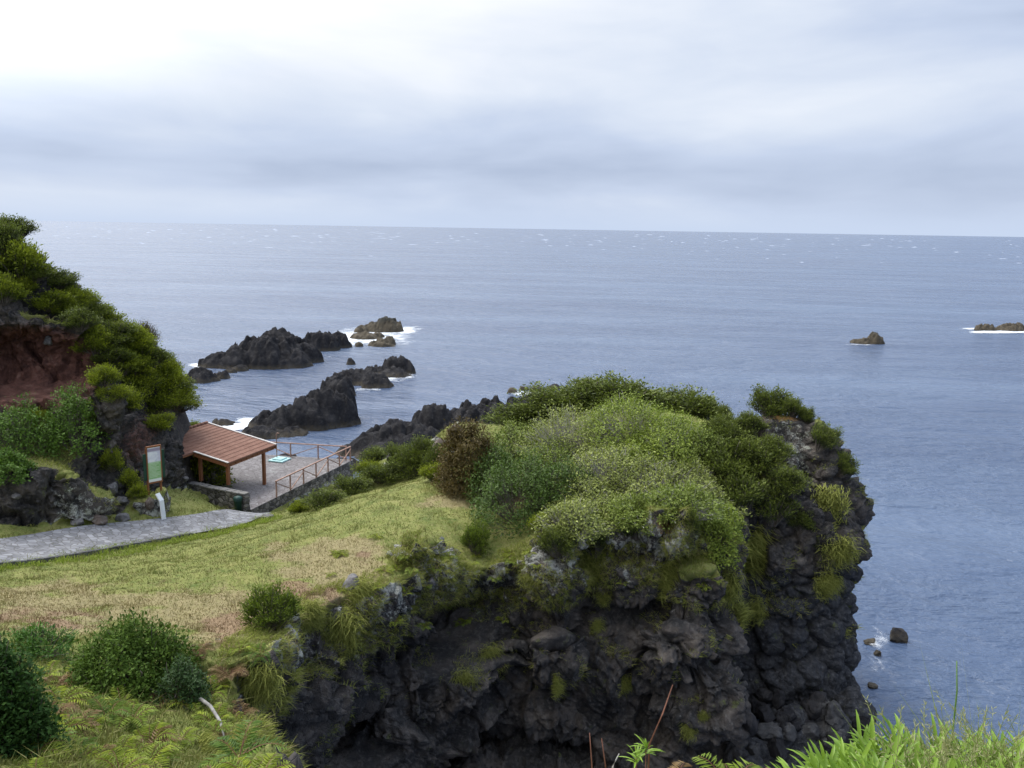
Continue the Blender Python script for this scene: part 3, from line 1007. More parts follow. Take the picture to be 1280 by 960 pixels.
# separate patches never overlap in one plane: lift each a little
fv = np.array(fv)
fv[:, 2] += (np.arange(len(fv)) // 225) * 0.004
tag(link('surf_foam', np_mesh('surf_foam', fv, np.array(ff), attrs={'fall': fa}), M_FOAM), kind='stuff')

# whitecaps: breaking crests, real ridges of white water far out
wv, wf = [], []
rw = np.random.default_rng(11)
for k in range(260):
    px_ = rw.uniform(-60, 1340)
    hz = 275 + (px_) * 0.0164
    py_ = hz + 5 + abs(rw.normal(0, 1)) * 9 + (rw.random() < .25) * rw.uniform(0, 18)
    c = PZ(px_, py_, 0)
    D_ = c.y
    if D_ > 9000 or D_ < 500: continue
    L = (rw.uniform(1.5, 7) if rw.random() < .85 else rw.uniform(7, 14)) / FPX * D_
    hh_ = rw.uniform(0.15, .6) / FPX * D_
    n_ = 7
    b0 = len(wv)
    for i in range(n_):
        a = i / (n_ - 1) * 2 - 1
        hgt = hh_ * (1 - a * a) * rw.uniform(.4, 1) + .02
        xx = c.x + a * L / 2
        yy = c.y + rw.normal(0, L * .05)
        wv += [(xx, yy - hgt * 1.2, -.05), (xx, yy, hgt), (xx, yy + hgt, -.05)]
    for i in range(n_ - 1):
        for q in (0, 1):
            k0 = b0 + i * 3 + q
            wf.append((k0, k0 + 3, k0 + 4, k0 + 1))
t = NT('white water')
t.bsdf((0.48, 0.54, 0.64), 0.9)
tag(link('whitecaps', np_mesh('whitecaps', wv, np.array(wf), smooth_=True), t.m), kind='stuff')

# ------------------------------------------------------------------ paved path
def paving_mat(name, c1, c2, c3, sc, bias=0.0):
    t = NT(name)
    p = t.pos()
    v = t.n('ShaderNodeTexVoronoi', feature='F1', ins={'Vector': p, 'Scale': sc})
    e = t.n('ShaderNodeTexVoronoi', feature='DISTANCE_TO_EDGE', ins={'Vector': p, 'Scale': sc}).outputs['Distance']
    r_ = t.n('ShaderNodeSeparateColor', ins={0: v.outputs['Color']}).outputs[0]
    n = t.noise(p, 1.3, 6, 0.65)
    col = t.ramp(t.math('ADD', t.math('MULTIPLY', r_, 0.3), t.math('MULTIPLY', n, 0.7)), [(0.25, c1), (0.5, c2), (0.78, c3)])
    joint = t.math('SUBTRACT', 1, t.step(e, 0.02, 0.09))
    col = t.mix(t.math('MULTIPLY', joint, 0.7), col, (0.075, 0.07, 0.06))
    n3 = t.noise(p, 0.7, 5, 0.7)
    col = t.mix(t.math('MULTIPLY', t.step(n3, 0.55, 0.72), 0.5), col, (0.34, 0.34, 0.33))
    h = t.math('ADD', t.math('MULTIPLY', t.step(e, 0.0, 0.12), 0.6), t.math('MULTIPLY', t.noise(p, 12, 4), 0.4))
    t.bsdf(col, 0.85, t.bump(h, 0.6, 0.03), 0.3)
    return t.m


M_PATH = paving_mat('stone slab paving', (0.11, 0.112, 0.12), (0.185, 0.187, 0.20), (0.32, 0.325, 0.34), 2.9)
M_TERR = paving_mat('terrace cobble paving', (0.13, 0.115, 0.115), (0.18, 0.165, 0.165), (0.25, 0.235, 0.235), 3.2)


def strip(line, widths, n=84, m=12):
    ln = [Vector((a, b, 0)) for a, b in line]
    pts, ws = [], []
    for i in range(n + 1):
        t_ = i / n * (len(ln) - 1)
        k = min(int(t_), len(ln) - 2)
        f = t_ - k
        p0, p1, p2, p3 = ln[max(k - 1, 0)], ln[k], ln[k + 1], ln[min(k + 2, len(ln) - 1)]
        pts.append(0.5 * ((2 * p1) + (p2 - p0) * f + (2 * p0 - 5 * p1 + 4 * p2 - p3) * f * f + (3 * p1 - p0 - 3 * p2 + p3) * f ** 3))
        ws.append(widths[k] * (1 - f) + widths[k + 1] * f)
    vv = []
    for i, p in enumerate(pts):
        d = (pts[min(i + 1, n)] - pts[max(i - 1, 0)]).normalized()
        s = Vector((d.y, -d.x, 0))
        row = []
        for j in range(m + 1):
            q = p + s * ws[i] * (j / m * 2 - 1)
            row.append((q.x, q.y, float(bil(Hb, np.array([q.x]), np.array([q.y]))[0])))
        vv.append(row)
    return pts, np.array(vv)


ppts, pv = strip(PATH_C, PATH_W)
for _ in range(6):                       # an even bed: smooth the heights
    zz = pv[:, :, 2]
    z2 = zz.copy()
    z2[1:-1] = (zz[:-2] + zz[1:-1] * 2 + zz[2:]) / 4
    z2[:, 1:-1] = (z2[:, :-2] + 2 * z2[:, 1:-1] + z2[:, 2:]) / 4
    pv[:, :, 2] = z2
pv[:, :, 2] += 0.12
n_, m_ = pv.shape[0], pv.shape[1]
ii, jj = np.meshgrid(np.arange(n_ - 1), np.arange(m_ - 1), indexing='ij')
a_ = (ii * m_ + jj).ravel()
tag(link('path', np_mesh('path', pv.reshape(-1, 3), np.c_[a_, a_ + m_, a_ + m_ + 1, a_ + 1], smooth_=True), M_PATH), kind='structure')
# stone kerb on the seaward side of the path
M_KERB = mat_simple('dark kerb stone', (0.05, 0.05, 0.052), (0.13, 0.13, 0.13), 3, 0.9, 0.5)
kb = MB()
for i in range(2, 62):
    a, b = Vector(pv[i, -1]), Vector(pv[i + 1, -1])
    d = (b - a).normalized()
    s = Vector((d.y, -d.x, 0)) * 0.1
    kb.bar(a + s + d * .012 + Vector((0, 0, -.05)), b + s - d * .012 + Vector((0, 0, -.05)), 0.18, 0.26 + 0.03 * random.random())
tag(kb.build('path_kerb', M_KERB, bevel=0.012), kind='structure')

# ------------------------------------------------------------------ terrace, walls, shelter
U = Vector((0.322, 0.947, 0)).normalized()      # along the railing, out to sea
W = Vector((-0.950, 0.312, 0)).normalized()     # from the railing towards the hill


def stone_mat(name, sc=2.6, k=1.0):
    t = NT(name)
    p = t.pos((1, 1, 1.35))
    v = t.n('ShaderNodeTexVoronoi', feature='F1', ins={'Vector': p, 'Scale': sc})
    e = t.n('ShaderNodeTexVoronoi', feature='DISTANCE_TO_EDGE', ins={'Vector': p, 'Scale': sc}).outputs['Distance']
    r_ = t.n('ShaderNodeSeparateColor', ins={0: v.outputs['Color']}).outputs[0]
    n = t.noise(p, 5, 5, 0.6)
    f = t.math('ADD', t.math('MULTIPLY', r_, 0.6), t.math('MULTIPLY', n, 0.4))
    col = t.ramp(f, [(0.2, (0.05 * k, 0.046 * k, 0.045 * k)), (0.5, (0.13 * k, 0.12 * k, 0.115 * k)), (0.8, (0.27 * k, 0.25 * k, 0.23 * k))])
    col = t.mix(t.math('SUBTRACT', 1, t.step(e, 0.02, 0.10)), col, (0.10, 0.094, 0.085))
    t.bsdf(col, 0.9, t.bump(t.math('ADD', t.step(e, 0, 0.15), t.math('MULTIPLY', n, .4)), 0.8, 0.06), 0.25)
    return t.m


M_STONE = stone_mat('mortared lava stone')
M_WOOD = mat_simple('red brown stained wood', (0.17, 0.065, 0.028), (0.28, 0.12, 0.055), 5, 0.6, 0.3, stretch=(4, 4, .5))
M_RAIL = mat_simple('weathered rail wood', (0.26, 0.15, 0.11), (0.40, 0.26, 0.20), 4, 0.7, 0.3)
M_WHITE = mat_simple('white painted edge', (0.40, 0.37, 0.34), (0.60, 0.57, 0.54), 5, 0.6, 0.1)

tb = MB()
tb.prism([tuple(p) for p in TERR], 2.6, TZ - 0.02)
terr = tb.build('terrace_retaining_wall', M_STONE)
tag(terr, 'grey stone retaining wall carrying the paved terrace by the sea', 'wall')
# paving with a stone edge course
tp = MB()
tp.prism([tuple(p) for p in TERR], TZ - 0.016, TZ + 0.03)
tag(tp.build('terrace_paving', M_TERR), kind='structure')

lw0, lw1 = Vector((-16.55, 53.25, 0)), Vector((-20.95, 55.55, 0))
lw = empty('low_wall', lw0 + Vector((0, 0, TZ)), 0, 'low rough stone wall between the lawn and the paved terrace', 'wall')


def rough_wall(p0, p1, z0a, z1, th, seed=0, step=.12):
    """a stone wall whose faces bulge and whose coping is uneven"""
    p0, p1 = Vector(p0), Vector(p1)
    L = (p1 - p0).length
    d = (p1 - p0).normalized()
    s = Vector((d.y, -d.x, 0))
    n = max(2, int(L / step)); m = max(2, int((z1 - z0a) / step))
    prof = [(-1, k / m) for k in range(m + 1)] + [(0, 1.0)] + [(1, 1 - k / m) for k in range(m + 1)]
    rows = []
    for i in range(n + 1):
        for a, b in prof:
            q = p0 + d * (L * i / n) + s * (a * th / 2)
            rows.append((q.x, q.y, z0a + (z1 - z0a) * b))
    A = np.array(rows)
    e = np.c_[perlin(A * 3 + seed), perlin(A * 3 + 20 + seed), perlin(A * 2 + 40 + seed)]
    A = A + e * 0.06
    k = len(prof)
    f = [(i * k + j, i * k + j + 1, (i + 1) * k + j + 1, (i + 1) * k + j) for i in range(n) for j in range(k - 1)]
    caps = []
    for i in (0, n):
        for j in range(k // 2):
            caps.append((i * k + j, i * k + j + 1, i * k + k - 2 - j, i * k + k - 1 - j))
    return A, np.array(f + caps)


A, f = rough_wall(lw0, lw1, 5.6, 7.2, .45, 1)
A -= np.array(lw.location)
link('wall_body', np_mesh('wall_body', A, f, smooth_=False), M_STONE, lw)
cp = MB()
nseg = 9
for i in range(nseg):
    a = lw0.lerp(lw1, i / nseg + .006); b = lw0.lerp(lw1, (i + 1) / nseg - .006)
    zz = 7.27 + random.uniform(-.02, .02)
    cp.bar(a + Vector((0, 0, zz)) - lw.location, b + Vector((0, 0, zz)) - lw.location, .5 + random.uniform(-.04, .04), .10)
M_COPE = mat_simple('pale coping stone', (0.13, 0.125, 0.115), (0.24, 0.23, 0.215), 4, .9, .5)
cp.build('coping', M_COPE, lw, bevel=.015)

# shelter
E0 = Vector((-18.2, 54.95, 8.72))                # near corner of the low eave
LEN, SPAN, RISE, EXT0, EXTL = 5.3, 5.7, 0.19, 2.6, 1.4
sh = empty('picnic_shelter', Vector((-18.3, 55.1, TZ + .03)), 0, 'open picnic shelter with red tiled lean-to roof and wooden posts on the terrace', 'shelter')
SB = sh.location


def RP(u, v, dz=0.0):
    return E0 + U * u + W * v + Vector((0, 0, v * RISE + dz)) - SB


def roof_mat():
    t = NT('red clay roof tile')
    p = t.pos()
    n = t.noise(p, 1.2, 5, .65)
    n2 = t.noise(p, 9, 4, .7)
    col = t.ramp(t.math('ADD', t.math('MULTIPLY', n, .55), t.math('MULTIPLY', n2, .45)), [(0.32, (0.14, 0.068, 0.047)), (0.5, (0.20, 0.10, 0.069)), (0.68, (0.27, 0.155, 0.112))])
    t.bsdf(col, .8, t.bump(n2, .3, .02), .3)
    return t.m


M_TILE = roof_mat()
# tiles: courses step along the slope, each course a row of half-round tiles
rv, rf = [], []


def tile_field(u0, u1, v0, v1):
    nc = int(round((v1 - v0) / .40))
    nt = int(round((u1 - u0) / .22)) * 6
    for c in range(nc):
        va = v0 + (v1 - v0) * c / nc
        vb = v0 + (v1 - v0) * (c + 1) / nc + .05
        b = len(rv)
        for k in range(nt + 1):
            uu = u0 + (u1 - u0) * k / nt
            w_ = .035 * abs(math.sin(math.pi * (uu - u0) / .22))
            for vv_, dz in ((va, -.02), (va, .048 + w_), (vb, .018 + w_)):
                rv.append(tuple(RP(uu, vv_, dz + .03)))
        for k in range(nt):
            for q in (0, 1):
                i0 = b + k * 3 + q
                rf.append((i0, i0 + 1, i0 + 4, i0 + 3))


tile_field(0, LEN, 0, EXT0)
tile_field(-EXTL, LEN, EXT0, SPAN)
roof = link('roof', np_mesh('roof', rv, np.array(rf)), M_TILE, sh)
dk = MB()                                           # boarding below the tiles
for (u0, u1, v0, v1) in ((0.03, LEN - .03, 0.05, EXT0), (-EXTL + .03, LEN - .03, EXT0, SPAN - .05)):
    dk.hexa([RP(u0, v0, -.07), RP(u1, v0, -.07), RP(u1, v1, -.07), RP(u0, v1, -.07), RP(u0, v0, .0), RP(u1, v0, .0), RP(u1, v1, .0), RP(u0, v1, .0)])
dk.build('boarding', M_WOOD, roof)
rg = MB()
for k in range(17):
    u0 = -EXTL + (LEN + EXTL) * k / 17
    u1 = u0 + (LEN + EXTL) / 17 + .03
    rg.tube([RP(u0, SPAN - .04, .10), RP(u1, SPAN - .04, .12)], [.13, .10], 8)
rg.build('ridge_tiles', M_TILE, roof, True)
for (u, v0, v1, up_) in ((-.03, -.02, EXT0, .06), (LEN + .03, -.02, SPAN, .06), (-EXTL - .03, EXT0, SPAN, .06)):
    fb_ = MB(); fb_.bar(RP(u, v0, -.09), RP(u, v1, -.09), .045, .24); fb_.build('bargeboard', M_WOOD, sh)
    fb_ = MB(); fb_.bar(RP(u, v0, .115), RP(u, v1, .115), .16, .05); fb_.build('verge_edging', M_WHITE, sh)
for (v, u0, u1) in ((.16, .05, LEN - .05), (3.0, -.8, LEN - .05), (5.3, -.8, LEN - .05)):
    b_ = MB(); b_.bar(RP(u0, v, -.17), RP(u1, v, -.17), .14, .2); b_.build('roof_beam', M_WOOD, sh)
raf = MB()
for k in range(9):
    u = .25 + k * (LEN - .5) / 8
    raf.bar(RP(u, .02, -.105), RP(u, SPAN - .1, -.105), .07, .09)
raf.build('rafters', M_WOOD, sh)
for (u, v, z0) in ((.12, .16, 7.3), (LEN - 1.25, .16, TZ + .02), (LEN - .2, 5.2, TZ + .02), (.35, 2.45, 7.25)):
    top = RP(u, v, -.27)
    b_ = MB(); b_.box((top.x, top.y, (top.z + z0 - SB.z) / 2), (.2, .2, top.z - (z0 - SB.z)), math.atan2(U.y, U.x)); b_.build('post', M_WOOD, sh, bevel=.012)
# stone walls that carry the back of the roof, and a stone barbecue inside
for (u0, v0, u1, v1, z1) in ((-EXTL + .3, 3.0, -EXTL + .3, 5.4, 8.9), (-EXTL + .3, 5.45, LEN, 5.45, 9.2), (2.2, 3.3, 4.2, 3.3, 7.6)):
    p0, p1 = E0 + U * u0 + W * v0, E0 + U * u1 + W * v1
    A, f = rough_wall(p0, p1, TZ - .6, z1, .5, u0)
    link('stone_wall', np_mesh('stone_wall', A - np.array(SB), f), M_STONE, sh)

# railing: posts, top rail and braces that zigzag between the posts
def railing(p0, p1, n, label, zig):
    r = empty('railing', Vector((p0[0], p0[1], TZ + .03)), 0, label, 'railing', 'wooden railings round the terrace')
    p0, p1 = Vector((p0[0], p0[1], 0)) - Vector((r.location.x, r.location.y, 0)), Vector((p1[0], p1[1], 0)) - Vector((r.location.x, r.location.y, 0))
    d = (p1 - p0)
    for i in range(n + 1):
        q = p0 + d * (i / n)
        m = MB(); m.box((q.x, q.y, .53), (.085, .085, 1.06), math.atan2(d.y, d.x)); m.build('rail_post', M_RAIL, r, bevel=.008)
    m = MB(); e = d.normalized() * .08
    m.bar(p0 - e + Vector((0, 0, 1.10)), p1 + e + Vector((0, 0, 1.10)), .10, .075); m.build('top_rail', M_RAIL, r, bevel=.01)
    sdir = Vector((d.y, -d.x, 0)).normalized() * .066
    for i in range(n):
        a, b = p0 + d * (i / n), p0 + d * ((i + 1) / n)
        za, zb = (.95, .12) if (i % 2 == zig) else (.12, .95)
        m = MB(); m.bar(a + sdir + Vector((0, 0, za)), b + sdir + Vector((0, 0, zb)), .06, .05); m.build('brace', M_RAIL, r)
    return r


F0 = Vector((-15.45, 56.0, 0)); F1 = Vector((-12.32, 65.5, 0)); B1 = Vector((-19.3, 66.65, 0))
railing(F0, F1, 6, 'brown wooden railing along the near right edge of the terrace', 0)
railing(F1 + (B1 - F1).normalized() * .35, B1, 3, 'brown wooden railing across the seaward end of the terrace', 1)

# turquoise tray with a slim post at the back of the terrace
c = PZ(349.5, 574.5, TZ + .1)
M_TURQ = mat_simple('pale turquoise paint', (0.28, 0.50, 0.50), (0.42, 0.62, 0.60), 4, .6, .1)
ft = empty('shower_tray', Vector((c.x, c.y, TZ + .03)), math.atan2(U.y, U.x), 'pale turquoise square tray with a slim post near the seaward railing', 'shower')
m = MB(); m.box((0, 0, .06), (1.25, 1.25, .12)); m.build('tray', M_TURQ, ft, bevel=.02)
m = MB(); m.box((0, 0, .165), (.8, .8, .09)); m.build('tray_step', M_TURQ, ft, bevel=.02)
m = MB(); m.tube([(0.1, 0.3, .2), (0.1, .3, 2.0), (.1, .2, 2.12), (.1, .05, 2.1)], .035, 8); m.build('post', M_RAIL, ft, True)

# litter bin on the end of the low wall
M_BIN = mat_simple('dark green plastic', (0.012, 0.04, 0.035), (0.02, 0.06, 0.05), 5, .5, .05)
p = PZ(305.5, 634, TZ + .03)
lb = empty('litter_bin', Vector((-17.05, 52.95, 6.05)), 0.5, 'dark green litter bin with a lid at the end of the low stone wall', 'litter bin')
m = MB()
n8 = 14
def ringpts(r, z): return [(r * math.cos(2 * math.pi * k / n8), r * math.sin(2 * math.pi * k / n8), z) for k in range(n8)]
def lathe(m, prof):
    b = len(m.v)
    for r, z in prof: m.v += ringpts(r, z)
    for i in range(len(prof) - 1):
        for k in range(n8):
            j = (k + 1) % n8
            m.f.append([b + i * n8 + k, b + i * n8 + j, b + (i + 1) * n8 + j, b + (i + 1) * n8 + k])
    m.f.append([b + k for k in range(n8)][::-1]); e = b + (len(prof) - 1) * n8; m.f.append([e + k for k in range(n8)])
lathe(m, [(.20, .12), (.26, .90), (.28, .91), (.28, .96), (.25, .965)]); m.build('bin_body', M_BIN, lb, True)
m = MB(); lathe(m, [(.275, .972), (.29, 1.02), (.25, 1.12), (.12, 1.18), (.02, 1.19)]); m.build('lid', M_BIN, lb, True)
m = MB(); m.box((0, .0, .05), (.12, .12, .15)); m.build('foot', M_KERB, lb)

# information board and white lectern on the lawn
g = drop(*P(197, 632, 47.9)[:2])
bd = empty('information_board', g, 0, 'tall framed information board with green and white panel beside the hillside', 'sign')
c0 = P(194, 603.5, 47.9)
z_lo, z_hi = c0.z - g.z, P(192, 557, 47.9).z - g.z
xb = 0.0
a_b = R(47)                       # the panel is turned towards the left of the path
ca, sa = math.cos(a_b), math.sin(a_b)
def BD(x, y, z): return Vector((x * ca - y * sa, x * sa + y * ca, z)) + Vector((c0.x - g.x, c0.y - g.y, 0))
M_GREEN = mat_simple('dark green paint', (0.012, 0.045, 0.032), (0.022, 0.065, 0.045), 3, .5, .05)
hw = .37
def slab(x0, x1, y0, y1, z0, z1, name, mat, parent, sk=0.0):
    m = MB(); m.hexa([BD(x0, y0, z0), BD(x1, y0, z0), BD(x1, y1, z0), BD(x0, y1, z0), BD(x0, y0, z1), BD(x1, y0, z1), BD(x1, y1, z1), BD(x0, y1, z1)])
    return m.build(name, mat, parent)
def board_mat():
    t = NT('printed panel')
    zz = t.n('ShaderNodeSeparateXYZ', ins={0: t.n('ShaderNodeTexCoord').outputs['Generated']}).outputs
    p = t.pos((1, 1, 1), 'Object')
    gr = t.mix(t.step(t.noise(p, 3, 4), .35, .65), (0.22, 0.42, 0.18), (0.33, 0.52, 0.27))
    wh = t.mix(t.step(t.noise(p, 2, 4), .4, .6), (0.55, 0.55, 0.68), (0.74, 0.76, 0.80))
    col = t.mix(t.step(zz[2], .54, .60), gr, wh)
    col = t.mix(t.math('MULTIPLY', t.step(zz[2], .86, .90), t.math('SUBTRACT', 1, t.step(zz[2], .96, .98))), col, (0.30, 0.26, 0.36))
    col = t.mix(t.math('SUBTRACT', 1, t.step(zz[2], .07, .09)), col, (0.70, 0.74, 0.72))
    t.bsdf(col, .35, None, .4)
    return t.m
pn = slab(-hw, hw, -.03, .03, z_lo + .09, z_hi - .09, 'panel', board_mat(), bd)
ln = MB()
for k in range(11):
    zz = z_lo + .36 + k * .078
    x1 = hw * (.75 if k % 4 else .3)
    ln.hexa([BD(-hw * .8, -.036, zz), BD(x1, -.036, zz), BD(x1, -.0325, zz), BD(-hw * .8, -.0325, zz), BD(-hw * .8, -.036, zz + .022), BD(x1, -.036, zz + .022), BD(x1, -.0325, zz + .022), BD(-hw * .8, -.0325, zz + .022)])
M_LINE = mat_simple('pale print', (0.5, 0.62, 0.45), (0.55, 0.66, 0.5), 3)
ln.build('text_lines', M_LINE, pn)
for (x0, x1, z0, z1) in ((-hw - .055, -hw, z_lo, z_hi), (hw, hw + .055, z_lo, z_hi), (-hw, hw, z_lo, z_lo + .09), (-hw, hw, z_hi - .09, z_hi)):
    slab(x0, x1, -.05, .05, z0, z1, 'frame_rail', M_WOOD, bd)
slab(-hw - .23, -hw - .06, .02, .07, z_lo + .22, z_hi - .42, 'side_wing', M_GREEN, bd)
slab(hw + .06, hw + .25, .02, .07, z_lo + .22, z_hi - .32, 'side_wing', M_GREEN, bd)
slab(hw - .05, hw + .05, .06, .15, -.3, z_hi - .1, 'post', M_WOOD, bd)
slab(-hw - .05, -hw + .05, .06, .15, -.3, z_hi - .1, 'post', M_WOOD, bd)

g2 = drop(*P(204, 640, 47.0)[:2])
lc = empty('trail_lectern', g2, R(-20), 'white bent metal trail marker standing in front of the information board', 'sign')
M_LW = mat_simple('white powder coat', (0.66, 0.69, 0.71), (0.76, 0.79, 0.80), 2, .45, .03)
m = MB()
prof = [(0.0, 0.0), (-.10, 1.15), (-.36, 1.52)]
pr2 = [(0.06, 0.0), (-.045, 1.18), (-.32, 1.565)]
w2 = .15
for (a, b), (c_, d_) in zip(zip(prof[:-1], prof[1:]), zip(pr2[:-1], pr2[1:])):
    m.hexa([(a[0], -w2, a[1]), (c_[0], -w2, c_[1]), (c_[0], w2, c_[1]), (a[0], w2, a[1]), (b[0], -w2, b[1]), (d_[0], -w2, d_[1]), (d_[0], w2, d_[1]), (b[0], w2, b[1])])
m.build('bent_plate', M_LW, lc)
# ------------------------------------------------------------------ vegetation
def leaf_mat(name, rough=0.55, trans=0.25, spec=0.25):
    t = NT(name)
    c = t.attr('tint', True)
    b = t.n('ShaderNodeBsdfPrincipled', ins={'Base Color': c, 'Roughness': rough, 'Specular IOR Level': spec})
    tr = t.n('ShaderNodeBsdfTranslucent', ins={'Color': t.mix(0.5, c, (0.5, 0.6, 0.1), 'MULTIPLY')})
    mx = t.n('ShaderNodeMixShader', ins={0: trans})
    t.t.links.new(b.outputs[0], mx.inputs[1]); t.t.links.new(tr.outputs[0], mx.inputs[2])
    t.t.links.new(mx.outputs[0], t.out.inputs[0])
    return t.m


M_LEAF = leaf_mat('foliage')
M_GRASS = leaf_mat('grass blades', 0.7, 0.3, 0.15)
M_GLOSS = leaf_mat('glossy leaf', 0.6, 0.25, 0.08)
M_TWIG = mat_simple('grey brown twigs', (0.07, 0.06, 0.05), (0.16, 0.14, 0.12), 8, .9, .3)
M_PALE = mat_simple('pale bare twigs', (0.24, 0.225, 0.20), (0.44, 0.42, 0.38), 8, .9, .3)
M_RED = mat_simple('red brown stem', (0.12, 0.05, 0.03), (0.22, 0.10, 0.07), 8, .8, .3)


def unit(v): return v / (np.linalg.norm(v, axis=1)[:, None] + 1e-9)


def cards(p, d, L, Wd, r, nrm=None):
    """flat leaves: base, two shoulders, tip (gently folded)"""
    d = unit(d)
    if nrm is None: nrm = r.normal(size=p.shape)
    s = unit(np.cross(d, nrm))
    n = np.cross(s, d)
    L = np.broadcast_to(L, (len(p),))[:, None]; Wd = np.broadcast_to(Wd, (len(p),))[:, None]
    v = np.stack([p, p + d * L * .5 + s * Wd / 2 + n * L * .06, p + d * L, p + d * L * .5 - s * Wd / 2 + n * L * .06], 1).reshape(-1, 3)
    f = np.arange(len(p) * 4).reshape(-1, 4)
    return v, f


def rep4(c): return np.repeat(c, 4, 0)


def lerp_col(a, b, t): return np.array(a)[None] * (1 - t[:, None]) + np.array(b)[None] * t[:, None]


def tubes(paths, r0, r1, n=3):
    """many thin tapering tubes at once; paths (k, m, 3)"""
    K, m, _ = paths.shape
    d = np.gradient(paths, axis=1)
    d /= np.linalg.norm(d, axis=2)[..., None] + 1e-9
    s = np.cross(d, np.array((0.31, 0.2, 0.93))); s /= np.linalg.norm(s, axis=2)[..., None] + 1e-9
    t = np.cross(d, s)
    rr = np.linspace(r0, r1, m)[None, :, None]
    rows = []
    for k in range(n):
        a = 2 * math.pi * k / n
        rows.append(paths + (s * math.cos(a) + t * math.sin(a)) * rr)
    A = np.stack(rows, 2)
    idx = np.arange(K * m * n).reshape(K, m, n)
    f = [np.stack([idx[:, :-1, k], idx[:, :-1, (k + 1) % n], idx[:, 1:, (k + 1) % n], idx[:, 1:, k]], -1).reshape(-1, 4) for k in range(n)]
    return A.reshape(-1, 3), np.concatenate(f)


def heath(seed, w=1.0, h=1.0, ns=70, per=70, dark=(0.040, 0.054, 0.015), tip=(0.165, 0.205, 0.034), spread=1.0, bare=0.45, leaf=0.10, clump=.10, gather=.7):
    """brushy heath: many stems fanning from the base, tufted upper parts"""
    r = np.random.default_rng(seed)
    th = r.uniform(0, 2 * np.pi, ns)
    q = np.sqrt(r.random(ns))
    ex, ey = np.cos(th) * q * w / 2, np.sin(th) * q * w / 2
    lump = 0.80 + 0.30 * np.sin(th * 2 + seed) * q + r.normal(0, .10, ns)
    ez = h * np.sqrt(np.maximum(0.05, 1 - (q * .93) ** 2 * spread)) * lump
    base = np.c_[ex * .16, ey * .16, np.full(ns, -0.12)]
    end = np.c_[ex, ey, np.clip(ez, .15 * h, 1.2 * h)]
    tt = np.linspace(0, 1, 7)[None, :, None]
    mid = base * .5 + end * .5 + np.c_[ex * -.12, ey * -.12, np.zeros(ns)] + r.normal(0, .03 * w, (ns, 3))
    path = base[:, None] * (1 - tt) ** 2 + 2 * mid[:, None] * tt * (1 - tt) + end[:, None] * tt ** 2
    tv, tf = tubes(path, .018 * max(w, h) ** .5, .006)
    u = r.random((ns, per)) ** gather * (1 - bare) + bare
    fi = u * 6
    i0 = np.minimum(fi.astype(int), 5); fr = (fi - i0)[..., None]
    k = np.arange(ns)[:, None]
    pt = path[k, i0] * (1 - fr) + path[k, i0 + 1] * fr
    tg = path[k, i0 + 1] - path[k, i0]
    tg /= np.linalg.norm(tg, axis=2)[..., None]
    off = r.normal(0, 1, (ns, per, 3)) * clump * (0.35 + .65 * u[..., None]) * np.array((1, 1, .8))
    pt = (pt + off).reshape(-1, 3)
    dd = tg.reshape(-1, 3) + np.array((0, 0, .35)) + r.normal(0, .55, pt.shape) + unit(off.reshape(-1, 3)) * .5
    L = leaf * r.uniform(.6, 1.3, len(pt))
    v, f = cards(pt, dd, L, L * .36, r)
    sc = np.repeat(r.random(ns), per)
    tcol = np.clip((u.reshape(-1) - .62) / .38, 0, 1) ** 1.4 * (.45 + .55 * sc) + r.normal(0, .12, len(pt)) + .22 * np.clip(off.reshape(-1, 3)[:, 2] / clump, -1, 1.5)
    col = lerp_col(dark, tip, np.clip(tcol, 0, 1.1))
    return np_mesh('stems', tv, tf), np_mesh('foliage', v, f, rep4(col))


